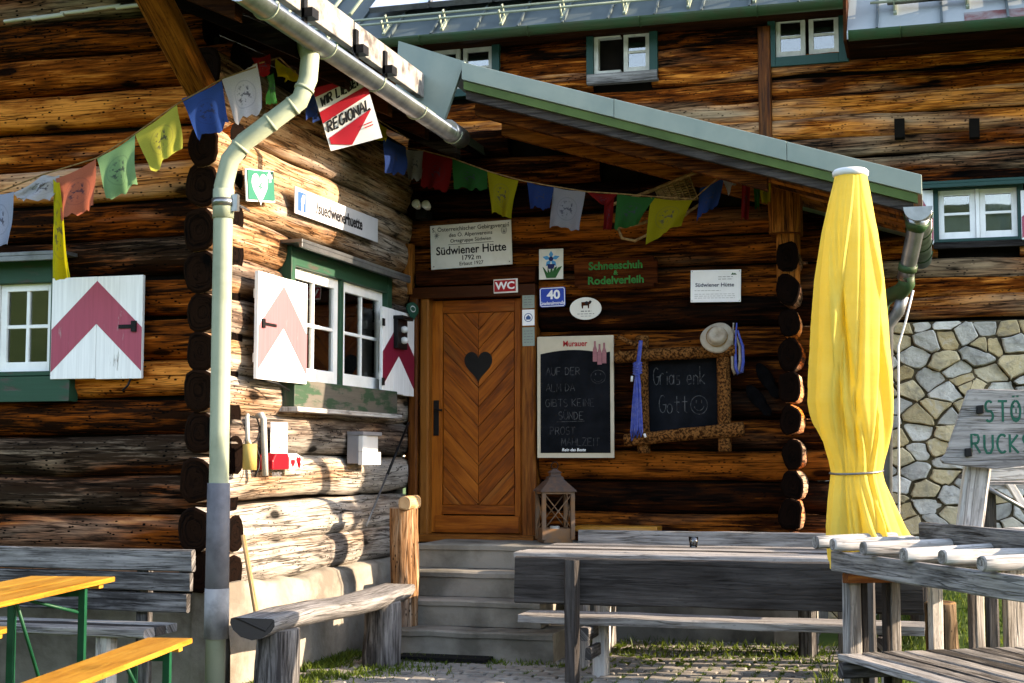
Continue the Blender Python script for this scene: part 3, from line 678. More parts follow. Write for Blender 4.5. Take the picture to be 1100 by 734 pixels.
for yy in (7.3,8.15,9.0,9.55): one('bracket', 'iron_black', sb, lambda m: (m.box(WORLD, -3.776,-3.755,yy,yy+.05,4.10,4.40), m.box(WORLD, -3.86,-3.77,yy,yy+.05,4.10,4.13), m.box(WORLD, -3.776,-3.70,yy,yy+.10,4.23,4.29)))
def halfpipe(m, A, B, r, n=12, th=.006):
    A, B = V(A), V(B); d = (B-A).normalized(); side = d.cross(V((0,0,1))).normalized(); upv = side.cross(d)
    rows = []
    for p in (A,B):
        row = []
        for rr in (r, r-th):
            for k in range(n+1):
                a = math.pi+math.pi*k/n; row.append(len(m.v)); m.v.append(p+side*(math.cos(a)*rr)+upv*(math.sin(a)*rr))
        rows.append(row)
    a, b2 = rows
    for k in range(n):
        m.face([a[k],b2[k],b2[k+1],a[k+1]], None, .5, 0, True); o = n+1
        m.face([a[o+k],a[o+k+1],b2[o+k+1],b2[o+k]], None, .5, 0, True)
    m.face([a[0],a[n+1],b2[n+1],b2[0]]); m.face([a[n],b2[n],b2[2*n+1],a[2*n+1]])
    for row, e in ((a,0),(b2,1)):
        for k in range(n): m.face([row[k],row[k+1],row[n+1+k+1],row[n+1+k]])
def endcap(m, c, r, d):
    c, d = V(c), V(d); side = d.cross(V((0,0,1))).normalized(); i = len(m.v); pts = [c+side*(math.cos(math.pi+math.pi*k/12)*r)+V((0,0,1))*(math.sin(math.pi+math.pi*k/12)*r) for k in range(13)]
    m.v += pts + [p+d*.006 for p in pts]; m.face(list(range(i,i+13))); m.face(list(range(i+13,i+26))[::-1])
    for k in range(12): m.face([i+k,i+k+1,i+14+k,i+13+k])
def hoops(mat, par, A, B, r, spacing, tr=.006):
    A, B = V(A), V(B); L = (B-A).length; d = (B-A)/L; side = d.cross(V((0,0,1))).normalized(); t = spacing*.4
    while t < L:
        c = A+d*t; one('bracket', mat, par, lambda m: m.tube([c+side*(math.cos(math.pi+math.pi*k/10)*r)+V((0,0,1))*(math.sin(math.pi+math.pi*k/10)*r) for k in range(11)], tr, 6)); t += spacing
GX, GZ = -3.55, 3.99
gY1 = P(494,148,X=GX).y
gA, gB = V((GX,6.86,GZ)), V((GX,gY1,GZ-.01))
ag = one('eave_gutter', 'zinc', HUT, lambda m: (halfpipe(m, gA, gB, .078), endcap(m, gA, .08, (0,1,0)), m.tube([gB-V((0,.30,.0)), gB+V((0,.02,0))], .082, 16)))
hoops('gutter_pale_green', ag, gA, gB, .083, .82)
# porch roof
YR = 10.42
PL, PR = P(497,68,Y=YR), P(990,189,Y=YR); SL = (PR.z-PL.z)/(PR.x-PL.x)
def slope_prism(m, xa, xb, d0, d1, ya, yb, tone=.5, uvdir=0):       # d = depth below the roof line
    f_ = lambda x: PL.z+SL*(x-PL.x); m.prism(XZ(0), [(xa,f_(xa)-d1),(xb,f_(xb)-d1),(xb,f_(xb)-d0),(xa,f_(xa)-d0)], -yb, -ya, tone, 0, uvdir)
pr = one('porch_roof', 'sheet_pale_green', HUT, lambda m: (slope_prism(m, PL.x-.02,PR.x, .0,.04, YR+.03,YM), slope_prism(m, PL.x,P(660,110,Y=YR).x, -.004,.135, YR-.025,YR+.028), slope_prism(m, P(660,110,Y=YR).x+.003,P(845,150,Y=YR).x, -.006,.137, YR-.027,YR+.028), slope_prism(m, P(845,150,Y=YR).x+.003,PR.x, -.004,.135, YR-.025,YR+.028)), .004)
one('verge_board', 'fascia_green', pr, lambda m: slope_prism(m, PL.x+.01,PR.x-.03, .140,.205, YR-.008,YR+.05))
one('verge_rafter', 'dark_plank', pr, lambda m: slope_prism(m, PL.x+.02,PR.x-.06, .208,.275, YR+.025,YR+.09))
def psoff(m):
    k = 0; yy = YR+.10
    while yy < YD+.1: slope_prism(m, PL.x+.03,PR.x-.08, .20+.004*(k%2),.235+.004*(k%2), yy,yy+.155, random.random()); yy += .16; k += 1
one('soffit', 'beam_orange', pr, psoff)
one('rafter', 'beam_orange', pr, lambda m: [slope_prism(m, PL.x+.05,PR.x-1.1, .245,.36, yy,yy+.1, random.random()) for yy in (YR+.16, YD-.25)])
def cheek(m):
    y0 = YR+.034; q = [P(u,v,Y=y0) for u,v in ((428,44),(499,66),(476,132),(424,112))]
    m.prism(XZ(0), [(p.x,p.z) for p in q], -y0-.04, -y0); 
    i = len(m.v); a, b2 = q[0], q[3]; back = V((0,2.8,0)); m.v += [q[0]+V((0,.02,0)), q[1]+V((0,.02,0)), q[1]+back, q[0]+back]; m.face([i,i+1,i+2,i+3])
one('cheek', 'sheet_pale_green', pr, cheek)
# porch gutter and its spout
gc = P(986,222,Y=YR-.02); pgA, pgB = gc, V((gc.x,YM-.15,gc.z+.01))
pg = one('porch_gutter', 'zinc', HUT, lambda m: (halfpipe(m, pgA, pgB, .095), endcap(m, pgA-V((0,.004,0)), .10, (0,1,0))))
hoops('gutter_green', pg, pgA, pgB, .1, .7)
s0 = gc+V((0,.14,-.05)); q = [s0, P(984,245,Y=YR+.16), P(975,288,Y=YR+.3)]
ds = one('porch_downspout', 'zinc', HUT, lambda m: m.tube([q[0]]+q[1:]+[P(972,300,Y=YR+.34)], [.085,.062,.058,.058], 16))
def collar(m):
    a, b2 = q[1], q[2]; d = (b2-a).normalized()
    m.tube([a-d*.05,a-d*.02,a+d*.015],[.088,.080,.066],16); m.tube([b2-d*.03,b2+d*.02],.068,16)
    e0 = P(973,296,Y=YR+.33); m.tube([e0,P(974,305,Y=YR+.36),P(968,313,Y=YR+.45),P(955,318,Y=YR+.62),P(948,325,Y=YR+.75),P(946,338,Y=YR+.80)],[.062,.06,.06,.055,.055,.055],14)
one('collar', 'gutter_green', ds, collar)
one('lower_pipe', 'zinc_dull', ds, lambda m: m.tube([P(970,318,Y=YR+.5),P(965,335,Y=YR+.52),P(953,352,Y=YR+.58),V((P(944,352,Y=YR+.62).x,YR+.62,.05))], .045, 12))
one('cable', 'plastic_white', HUT, lambda m: m.tube([P(981,312,Y=YR+.3),P(973,345,Y=YR+.32),P(965,372,Y=YR+.34),V((P(960,395,Y=YR+.36).x,YR+.36,.1))], .008, 6))
# main roof: upper and lower eave
RS = math.tan(R(40))
GUY, GLY = 13.08, 12.68
eU = P(670,25,Y=GUY+.05); eL = P(1000,33,Y=GLY+.07)
xs_ = P(910,20,Y=12.9).x
YZ = Fr((0,0,0),(0,1,0),(0,0,1),(1,0,0))
mr = one('main_roof', 'roof_sheet', HUT, lambda m: m.prism(YZ, [(GUY+.08,eU.z+.05),(GUY+6,eU.z+.05+5.92*RS),(GUY+6,eU.z-.01+5.90*RS),(GUY+.08,eU.z-.01)], -7.5, xs_))
one('lower_roof', 'roof_sheet_pale', mr, lambda m: m.prism(YZ, [(GLY+.10,eL.z+.05),(GLY+6.4,eL.z+.05+6.3*RS),(GLY+6.4,eL.z-.01+6.28*RS),(GLY+.10,eL.z-.01)], xs_, 6.5))
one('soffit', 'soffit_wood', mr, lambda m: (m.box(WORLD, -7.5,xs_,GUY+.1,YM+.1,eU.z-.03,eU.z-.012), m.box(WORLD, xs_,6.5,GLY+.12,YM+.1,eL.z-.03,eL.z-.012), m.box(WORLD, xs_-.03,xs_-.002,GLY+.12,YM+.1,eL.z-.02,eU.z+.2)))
uA, uB, lA, lB = V((-7.4,GUY,eU.z+.02)), V((xs_-.02,GUY,eU.z+.02)), V((xs_+.02,GLY,eL.z+.02)), V((6.5,GLY,eL.z+.02))
mg = one('main_gutter', 'gutter_green', HUT, lambda m: (halfpipe(m,uA,uB,.075), endcap(m,uB,.077,(-1,0,0)), halfpipe(m,lA,lB,.075), endcap(m,lA,.077,(1,0,0))))
hoops('gutter_green', mg, uA, uB, .08, 1.1, .005); hoops('gutter_green', mg, lA, lB, .08, 1.1, .005)
RF = lambda z0_, y0: Fr((0,y0,z0_), (1,0,0), (0,math.cos(R(40)),math.sin(R(40))), (0,-math.sin(R(40)),math.cos(R(40))))
UF, LF = RF(eU.z+.05,GUY+.08), RF(eL.z+.05,GLY+.10)
def guards(m, fr, x0, x1, hs):
    for h in hs: m.tube([fr.w(x0,h,.11),fr.w(x1,h,.11)], .013, 8)
    x = x0+.2
    while x < x1:
        m.box(fr, x,x+.03,hs[0]-.06,hs[-1]+.1,.0,.025); 
        for h in hs: m.box(fr, x,x+.012,h-.02,h+.02,.02,.14)
        x += .62
one('snow_guard', 'gutter_pale_green', mr, lambda m: (guards(m,UF,-7.3,xs_-.1,(.16,.30)), guards(m,LF,xs_+.2,6.4,(.36,.5))))
def seams(m, fr, x0, x1, st):
    x = x0
    while x < x1: m.box(fr, x,x+.02,.0,4,.0,.03); x += st
one('seam', 'roof_sheet', mr, lambda m: (seams(m,UF,-7.4,xs_,.45), seams(m,LF,xs_+.25,6.4,.55)))
one('rusty_patch', 'roof_rust', mr, lambda m: [m.box(LF, xs_+a,xs_+b2,c,d,.001,.004) for a,b2,c,d in ((1.0,1.5,.02,.22),(1.52,1.9,.05,.30),(.85,1.4,.62,.9),(1.7,2.3,.05,.2))])
one('rail_board', 'grey_plank', mr, lambda m: m.plank(LF, xs_+.35,5.5,.38,.46,.06,.18))
pX = -(0); q0 = P(401,24.5,Y=GUY+.55).x; npan = int((xs_-.5-q0)/.68)
for k in range(npan):
    x = q0+.68*k
    sp = one('solar_panel', 'collector_glass', mr, lambda m: m.box(UF, x,x+.64,.58,2.6,.08,.12))
    one('rim', 'zinc_dull', sp, lambda m: (m.box(UF, x-.004,x+.644,.565,.578,.07,.13), m.box(UF, x+.645,x+.672,.58,2.6,.07,.14)))
one('roof_pipe', 'gutter_pale_green', mr, lambda m: [m.tube([UF.w(q0-.2-.26*k,.5,.1),UF.w(q0-.2-.26*k,2.2,.1)], .02, 8) for k in range(5)])
# trim on the main wall
one('corner_board', 'frame_wood', HUT, lambda m: m.plank(Fr((0,YM,0),(0,0,1),(1,0,0),(0,-1,0)), MAIN.at(822,150)[1],MAIN.at(818,30)[1], MAIN.at(815,90)[0],MAIN.at(829,90)[0], -.02,.05, wob=.004))
for l in (961,1041): one('wall_bracket', 'chinking', HUT, lambda m: m.box(MAIN, *rect(MAIN,l,130,l+11,150), -.02,.10))
# brace of the annex gable, and the porch purlin post on the log ends
bA, bB = P(214,92,Y=YA-.30), P(160,-12,Y=YA-1.05)
def brace(m):
    d = (bB-bA).normalized(); sx_ = V((1,0,0)); n_ = sx_.cross(d).normalized()
    m.plank(Fr(bA-d*.1, d, sx_, n_), 0,(bB-bA).length+.3,-.09,.09,-.07,.07, tone=.7)
one('gable_brace', 'beam_orange', HUT, brace)
def purl(m):
    a = PORCH.at(843,190,.28); b2 = PORCH.at(847,312,.28); x = (PORCH.at(829,230,.28)[0], PORCH.at(857,230,.28)[0])
    m.plank(Fr((0,YD,0),(0,0,1),(1,0,0),(0,-1,0)), b2[1],b2[1]+.55,x[0]+.03,x[1],.06,.28, tone=.7)
    m.plank(Fr((0,YD,0),(0,0,1),(1,0,0),(0,-1,0)), b2[1]+.45,a[1]-.02,x[0]-.02,x[1]+.02,.04,.36, tone=.6)
one('porch_post', 'beam_orange', HUT, purl)
one('door_post', 'beam_orange', HUT, lambda m: m.plank(Fr((0,YD,0),(0,0,1),(1,0,0),(0,-1,0)), PORCH.at(436,318)[1],PORCH.at(436,264)[1],*[PORCH.at(u,290)[0] for u in (428,446)],.0,.10, tone=.9))

# ------------------------------------------------------------------ windows, shutters, door
def window(fr, x0, x1, y0, y1, cas, cmat, smat='window_white', ns=2, mull=.05, mx=1, my=1, depth=.10, curtain=None, header=None, sill=None, wides=None, opensash=False, sw=.045):
    l, r_, b, t = cas
    wd = one('window', cmat, HUT, lambda m: (m.box(fr,x0-l,x0,y0-b,y1+t,-depth,.035), m.box(fr,x1,x1+r_,y0-b,y1+t,-depth,.035), m.box(fr,x0,x1,y1,y1+t,-depth,.033), m.box(fr,x0,x1,y0-b,y0,-depth,.033)), .004)
    W_ = (x1-x0-mull*(ns-1))/ns
    if opensash: one('frame', smat, wd, lambda m: (m.box(fr,x0+.001,x0+.04,y0+.001,y1-.001,-.09,-.006), m.box(fr,x0+.041,x0+W_,y1-.04,y1-.001,-.09,-.006), m.box(fr,x0+.041,x0+W_,y0+.001,y0+.04,-.09,-.006)))
    if mull > .03 and ns > 1: one('mullion', cmat if mull > .04 else smat, wd, lambda m: [m.box(fr,x0+W_*(k+1)+mull*k+.001,x0+(W_+mull)*(k+1)-.001,y0+.001,y1-.001,-depth,.010) for k in range(ns-1)], .003)
    for k in range(ns):
        a = x0+(W_+mull)*k; b2 = a+W_
        f2 = fr
        if opensash and k == 0:
            o = fr.w(a,0,-.05); ang = R(68); ex = fr.ex*math.cos(ang)-fr.n*math.sin(ang); nn = fr.n*math.cos(ang)+fr.ex*math.sin(ang)
            f2 = Fr(o, ex, fr.ey, nn); a, b2 = 0, W_
        def sash(m):
            e = .001
            m.box(f2,a+e,a+sw,y0+e,y1-e,-.055,-.012); m.box(f2,b2-sw,b2-e,y0+e,y1-e,-.055,-.012); m.box(f2,a+sw,b2-sw,y1-sw,y1-e,-.055,-.012); m.box(f2,a+sw,b2-sw,y0+e,y0+sw*1.3,-.055,-.012)
            for q_ in range(mx): xx = a+sw+(W_-2*sw)*(q_+1)/(mx+1); m.box(f2,xx-.012,xx+.012,y0+sw,y1-sw,-.05,-.018)
            for q_ in range(my): yy = y0+sw*1.3+(y1-y0-2.3*sw)*(q_+1)/(my+1); m.box(f2,a+sw,b2-sw,yy-.012,yy+.012,-.049,-.019)
        s_ = one('sash', smat, wd, sash, .003)
        one('pane', 'glass', s_, lambda m: m.box(f2,a+sw,b2-sw,y0+sw,y1-sw,-.036,-.032))
    one('dark_room', 'dark_void', wd, lambda m: m.box(fr,x0-.01,x1+.01,y0-.01,y1+.01,-.50,-.46))
    if curtain:
        def cur(m):
            for (ca,cb,cc,cd_) in curtain:
                n = 14; i = len(m.v)
                for k in range(n+1):
                    for yy in (cc,cd_): m.v.append(fr.w(x0+(x1-x0)*(ca+(cb-ca)*k/n), y0+(y1-y0)*yy, -.085+.010*math.sin(k*2.4)))
                for k in range(n): m.face([i+2*k,i+2*k+2,i+2*k+3,i+2*k+1], None,.5,0,True)
        one('curtain', 'curtain' if curtain[0][1]-curtain[0][0] < .5 else 'blind', wd, cur)
    if header: one('drip_cap', header, wd, lambda m: (m.box(fr,x0-l-.10,x1+r_+.10,y1+t+.005,y1+t+.030,-.10,.16), m.box(fr,x0-l-.10,x1+r_+.10,y1+t-.03,y1+t+.004,.135,.16)), .003)
    if sill: one('sill', sill, wd, lambda m: m.box(fr,x0-l-.02,x1+r_+.03,y0-b-.02,y0-b*.15,-.05,.085,grain=0), .005)
    return wd
wf = window(FRONT, fw0, fw1, fwb, fwt, (.06,.06,.03,.16), 'paint_green', ns=2, mull=.035, header='zinc_dull', sw=.05)
one('lower_board', 'paint_green', wf, lambda m: m.box(FRONT, fw0-.05, FRONT.at(76,420,.03)[0], fwb-.20, fwb-.035, -.05,.05))
ws = window(SIDE, sw0, sw1, swb, swt, (.07,.10,.03,.13), 'paint_green', ns=2, mull=.06, header='zinc', curtain=[(.03,.40,.05,.95),(.58,.97,.05,.95)], sw=.075, depth=.12)
one('sill_board', 'paint_green_worn', ws, lambda m: m.box(SIDE, sw0-.08,sw1+.13,swb-.19,swb-.002,-.04,.075,grain=0), .005)
one('sill_edge', 'pale_plank', ws, lambda m: m.box(SIDE, sw0-.10,sw1+.15,swb-.225,swb-.192,-.04,.11,grain=0), .004)
wA = window(MAIN, *mA, (.07,.08,.075,.04), 'paint_teal', 'window_cream', ns=2, mull=.03, mx=0, my=1, opensash=True)
one('sill_board', 'grey_plank', wA, lambda m: m.box(MAIN, mA[0]-.06,mA[1]+.08,mA[2]-.10,mA[2]-.002,-.02,.06,grain=0))
window(MAIN, *mB_, (.07,.09,.09,.03), 'paint_teal', 'window_cream', ns=2, mull=.03, mx=0, my=1)
window(MAIN, *mC, (.05,.08,.08,.05), 'paint_teal', 'window_cream', ns=2, mull=.03, mx=0, my=1)
wD = window(MAIN, *mD, (.06,.05,.03,.03), 'paint_teal', 'window_white', ns=2, mull=.035, mx=0, my=1, header='paint_teal', curtain=[(.02,.98,.04,.56),(.53,.98,.56,.97)], sw=.05)
one('sill_board', 'dark_plank', wD, lambda m: m.box(MAIN, mD[0]-.05,mD[1]+.05,mD[2]-.09,mD[2]-.035,-.02,.06,grain=0))

def shutter(fr, l, t, r_, b, off, chev, pmat, nplanks=3, skew=None):
    x0,x1,y0,y1 = rect(fr,l,t,r_,b,off)
    def pl(m):
        for k in range(nplanks):
            a = x0+(x1-x0)*k/nplanks; b2 = x0+(x1-x0)*(k+1)/nplanks-.002
            m.box(fr,a,b2,y0+random.uniform(-.003,.003),y1+random.uniform(-.003,.003),off-.028,off,grain=1)
    s_ = one('shutter', 'paint_white', HUT, pl, .003)
    W_, H_ = x1-x0, y1-y0; ap, wd_, leg = chev
    poly = [(x0+.004,y0+H_*leg),(x0+.004,y0+H_*(leg+wd_)),((x0+x1)/2,y0+H_*ap),(x1-.004,y0+H_*(leg+wd_)),(x1-.004,y0+H_*leg),((x0+x1)/2,y0+H_*(ap-wd_))]
    def cv(m):
        for q_ in ([poly[0],poly[5],poly[2],poly[1]],[poly[5],poly[4],poly[3],poly[2]]):
            m.prism(fr, q_, off-.004, off+.002, .5, 0, 1)
    one('chevron', pmat, s_, cv)
    one('cross_batten', 'paint_white', s_, lambda m: [m.box(fr,x0+.04,x1-.04,y0+H_*k-.03,y0+H_*k+.03,off-.055,off-.029) for k in (.2,.8)])
    return s_, (x0,x1,y0,y1)
sA, bx = shutter(FRONT, 55, 297, 153, 407, .065, (.955,.42,.07), 'paint_pink', 2)
hy = bx[2]+(bx[3]-bx[2])*.5
one('hinge', 'iron_black', sA, lambda m: (m.box(FRONT, bx[1]-.17,bx[1]-.05,hy-.012,hy+.012,.066,.075), m.box(FRONT, bx[1]-.075,bx[1]-.04,hy-.035,hy+.035,.066,.082), m.tube([FRONT.w(bx[1]-.08,bx[2]+.01,.05),FRONT.w(bx[1]-.09,bx[2]-.05,.08),FRONT.w(bx[1]-.12,bx[2]-.08,.09)],.008,6)))
sB, bx2 = shutter(SIDE, 277, 298, 330, 410, .10, (.92,.41,.08), 'paint_pink_pale', 3)
hy2 = bx2[2]+(bx2[3]-bx2[2])*.52
one('hinge', 'iron_black', sB, lambda m: (m.box(SIDE, bx2[0]+.05,bx2[0]+.26,hy2-.009,hy2+.009,.101,.110), m.box(SIDE, bx2[0]+.05,bx2[0]+.09,hy2-.03,hy2+.03,.101,.112), m.tube([SIDE.w(bx2[0]+.1,bx2[2],.07),SIDE.w(bx2[0]+.3,bx2[2]-.02,.11),SIDE.w(bx2[0]+.42,bx2[2]-.06,.13)],.007,6)))
sC, bx3 = shutter(SIDE, 411, 334, 445, 424, .07, (.86,.40,.08), 'paint_red', 3)
one('hinge', 'iron_black', sC, lambda m: [m.box(SIDE, bx3[0]-.015,bx3[0]+.03,bx3[2]+(bx3[3]-bx3[2])*k-.03,bx3[2]+(bx3[3]-bx3[2])*k+.03,.071,.08) for k in (.13,.82)])
sD, _ = shutter(MAIN, 976, 205, 1003, 263, .06, (.9,.42,.05), 'paint_pink', 2)
sE, _ = shutter(MAIN, 1097, 203, 1150, 258, .06, (.9,.42,.05), 'paint_pink', 2)

def fx(u, off=0): return PORCH.at(u,450,off)[0]
def fy(v, u=510, off=0): return PORCH.at(u,v,off)[1]
one('door_frame', 'frame_wood', HUT, lambda m: (m.plank(Fr((0,YD,0),(0,0,1),(1,0,0),(0,-1,0)), fy(578),fy(320),fx(441),fx(451),-.16,.075,wob=.002), m.plank(Fr((0,YD,0),(0,0,1),(1,0,0),(0,-1,0)), fy(578),fy(320),fx(452),fx(462),-.16,.045,wob=.002), m.plank(Fr((0,YD,0),(0,0,1),(1,0,0),(0,-1,0)), fy(578),fy(320),fx(560),fx(577),-.16,.055,wob=.002), m.box(PORCH,fx(442),fx(577),fy(320),fy(308),-.16,.065), m.box(PORCH,fx(452),fx(577),fy(582),fy(574),-.2,.12)), .004)
one('lintel_beam', 'board_red_brown', HUT, lambda m: m.plank(PORCH, fx(449),fx(577),fy(306),fy(290),-.1,.07))
dl0, dl1, db, dt = fx(462,-.05), fx(560,-.05), fy(573), fy(321)
DO = -.05
def leaf(m):
    f_ = DO
    m.box(PORCH,dl0+.002,fx(473),db,dt-.003,f_-.05,f_,grain=1); m.box(PORCH,fx(551),dl1-.002,db,dt-.003,f_-.05,f_,grain=1)
    m.box(PORCH,fx(473)+.001,fx(551)-.001,fy(335),dt-.004,f_-.05,f_-.001,grain=0); m.box(PORCH,fx(473)+.001,fx(551)-.001,fy(553),fy(543),f_-.05,f_-.001,grain=0)
    m.box(PORCH,fx(466),fx(556),db+.002,fy(554.5),f_-.04,f_+.014,grain=0)
    m.box(PORCH,fx(473),fx(551),fy(545),fy(333),f_-.05,f_-.036)
DOOR = one('door', 'door_wood', HUT, leaf, .003)
def chevplanks(m):
    px0, px1, py0, py1 = fx(474), fx(550), fy(542.5), fy(335.5); cx = (px0+px1)/2; pitch = .118; sl = 1.05
    for side in (0,1):
        a, b2 = (px0,cx-.0015) if side == 0 else (cx+.0015,px1)
        k = -8
        while k < 28:
            base = py0+pitch*1.4*k
            s_ = -sl if side == 0 else sl
            poly = [(a,py0),(b2,py0),(b2,py1),(a,py1)]
            y_a = base+s_*(a-cx); y_b = base+s_*(b2-cx); g = .003
            poly = clip(poly,(a,y_a+g),(b2,y_b+g)); h = pitch*1.4
            if len(poly) > 2: poly = clip(poly,(b2,y_b+h-g),(a,y_a+h-g))
            if len(poly) > 2:
                ln = math.hypot(1,sl); ex = (1/ln, s_/ln); i = len(m.v); n = len(poly); ou = random.uniform(0,30); t = random.uniform(.38,.66)
                ar_ = sum(poly[q_][0]*poly[(q_+1)%n][1]-poly[(q_+1)%n][0]*poly[q_][1] for q_ in range(n))
                if ar_ < 0: poly = poly[::-1]
                uv = [(p[0]*ex[0]+p[1]*ex[1]+ou, -p[0]*ex[1]+p[1]*ex[0]+ou) for p in poly]
                for z in (DO-.036,DO-.010):
                    for p in poly: m.v.append(PORCH.w(p[0],p[1],z))
                m.face([i+n+q_ for q_ in range(n)], uv, t)
                for q_ in range(n): q2=(q_+1)%n; m.face([i+q_,i+q2,i+n+q2,i+n+q_], [uv[q_],uv[q2],uv[q2],uv[q_]], t)
            k += 1
one('herringbone_panel', 'door_wood', DOOR, chevplanks, .003)
hx, hyy = fx(511.5), fy(393); hw = (fx(527)-fx(497))/2
one('heart', 'iron_black', DOOR, lambda m: m.prism(PORCH, [(hx+hw*(16*math.sin(t)**3)/16, hyy+hw*1.18*(13*math.cos(t)-5*math.cos(2*t)-2*math.cos(3*t)-math.cos(4*t)+1.5)/16) for t in [2*math.pi*k/40 for k in range(40)]], DO-.012, DO-.002))
one('handle', 'iron_black', DOOR, lambda m: (m.box(PORCH,fx(464),fx(469.5),fy(468,466),fy(430,466),DO,DO+.012), m.tube([PORCH.w(fx(467),fy(440,466),DO),PORCH.w(fx(467),fy(440,466),DO+.05),PORCH.w(fx(475),fy(441,466),DO+.055)],.010,8)), .003)
# downspout at the corner
PY_ = YA-.46
def path(pts): return [P(u,v,Y=y) for u,v,y in pts]
pxv, pyv = P(240,215,Y=PY_).x, PY_
dtop = path([(328,42,PY_+.18),(333,62,PY_+.16),(331,85,PY_+.13),(322,108,PY_+.10),(262,153,PY_+.02),(247,172,PY_)])
def gp(v): return P(237,v,Y=PY_).z
DS = one('downspout', 'gutter_pale_green', HUT, lambda m: (m.tube(dtop+[V((pxv,pyv,gp(200))),V((pxv,pyv,gp(500))),V((pxv-.005,pyv,-.02))], [.075,.058]+[.058]*7, 18), m.tube([V((pxv,pyv,gp(204))),V((pxv,pyv,gp(235)))], .064, 18), [m.tube([dtop[k].lerp(dtop[k+1],t), dtop[k].lerp(dtop[k+1],t)+(dtop[k+1]-dtop[k]).normalized()*.02], .062, 18) for k,t in ((2,.4),(3,.1),(3,.5),(4,.2))]))
one('pipe_sleeve', 'sleeve_grey', DS, lambda m: m.tube([V((pxv,pyv,gp(519))),V((pxv,pyv,gp(640)))], [.068,.071], 18))
one('pipe_boot', 'sleeve_pale', DS, lambda m: m.tube([V((pxv,pyv,gp(632))),V((pxv,pyv,gp(686)))], [.0725,.074], 18))
one('clamp', 'zinc', DS, lambda m: (m.tube([V((pxv,pyv,gp(214))),V((pxv,pyv,gp(222)))], .070, 18), m.tube([V((pxv+.06,pyv,gp(218))),V((pxv+.02,pyv+.3,gp(218)))], .008, 6), m.box(WORLD, pxv+.06,pxv+.10,pyv-.015,pyv+.015,gp(228),gp(210))))

# ------------------------------------------------------------------ steps
def pxs(l, r_, v, y): return P(l,v,Y=y).x, P(r_,v,Y=y).x
def steps(m):
    xa = pxs(405,594,690,9.9); xb = (xa[0],pxs(440,572,655,10.18)[1]); xc = (xb[0],pxs(440,580,625,10.44)[1]); xd = (xb[0],pxs(440,622,595,10.77)[1])
    for (x0,x1,y0,zt,zb) in ((xa[0],xa[1],9.9,.20,-.1),(xb[0],xb[1]+.06,10.18,.39,.2),(xc[0],xc[1]+.05,10.44,.58,.39),(xd[0],xd[1],10.77,.765,.58)):
        n = 10; i = len(m.v)
        for k in range(n+1):
            x = x0+(x1-x0)*k/n
            for (yy,zz) in ((y0+.012,zb+.0),(y0+.004,zt-.05),(y0-.012,zt-.045),(y0-.016,zt-.012),(y0+.004,zt),(y0+.15,zt-.004),(YD-.02,zt-.001)):
                q_ = mn.noise(V((x*6,zz*8,yy*3)))*.009; m.v.append(V((x,yy+q_,zz+(q_*.6 if zz > zb else 0))))
        for k in range(n):
            for q_ in range(6): a = i+k*7+q_; m.face([a,a+7,a+8,a+1])
        for (st_,rev) in ((i,0),(i+n*7,1)):
            j = len(m.v); x = m.v[st_].x; m.v += [m.v[st_+q_].copy() for q_ in range(7)]+[V((x,YD-.02,zb))]
            m.face(list(range(j,j+8)) if rev else list(range(j,j+8))[::-1])
st = one('entrance_steps', 'concrete', None, steps)
tag(st, 'worn concrete steps leading up to the orange wooden door', 'steps')
mt = one('door_mat', 'mat_black', None, lambda m: [m.box(Fr(P(480,707,Z=.008), rt.lerp(V((1,0,0)),1), (0,1,0), (0,0,1)), -.34,.34,-.16+.04*k,-.16+.04*k+.034,0,.022) for k in range(8)])
tag(mt, 'black ribbed mat lying on the paving at the foot of the steps', 'mat')

# ------------------------------------------------------------------ signs
def frame_px(base, tl, tr, bl, off):        # sign frame from three corners in a wall plane
    a, b2, c = [V((*base.at(*q_,off),0)) for q_ in (tl,tr,bl)]
    ex = (b2-a); W_ = ex.length; ex.normalize(); ey = V((-ex.y,ex.x,0)); H_ = abs((a-c).dot(ey))
    wx = base.ex*ex.x+base.ey*ex.y; wy = base.ex*ey.x+base.ey*ey.y
    o = base.w(a.x,a.y,off)+wx*(W_/2)-wy*(H_/2)
    return Fr(o, wx, wy, base.n), W_, H_
def sign(name, base, tl, tr, bl, mat, label, cat='sign', off=.02, th=.008, shape=None, bevel=.002, group=None):
    f_, W_, H_ = frame_px(base, tl, tr, bl, off)
    if shape: o = one(name, mat, None, lambda m: m.prism(f_, shape(W_,H_), -th, 0))
    else: o = one(name, mat, None, lambda m: m.box(f_, -W_/2,W_/2,-H_/2,H_/2,-th,0), bevel)
    return tag(o, label, cat, group), f_, W_, H_
def screws(par, f_, W_, H_, r=.006, ins=.025, mat='zinc_dull'):
    for sx_ in (-1,1):
        for sy_ in (-1,1): one('screw', mat, par, lambda m: m.lathe(Fr(f_.w(sx_*(W_/2-ins),sy_*(H_/2-ins),0), f_.ex,f_.ey,f_.n), [(r,0),(r*.9,.003),(.001,.004)], 8))
def roundrect(r): return lambda W_, H_: arc(W_/2-r,H_/2-r,r,0,90,5)+arc(-W_/2+r,H_/2-r,r,90,180,5)+arc(-W_/2+r,-H_/2+r,r,180,270,5)+arc(W_/2-r,-H_/2+r,r,270,360,5)
def lines(m, f_, x0, x1, ys_, th=.004, z=.0012):     # rows of type too small to read
    for y in ys_:
        x = x0
        while x < x1:
            l = min(random.uniform(.012,.035), x1-x); m.box(f_, x,x+l,y-th/2,y+th/2,.0002,z); x += l+.008
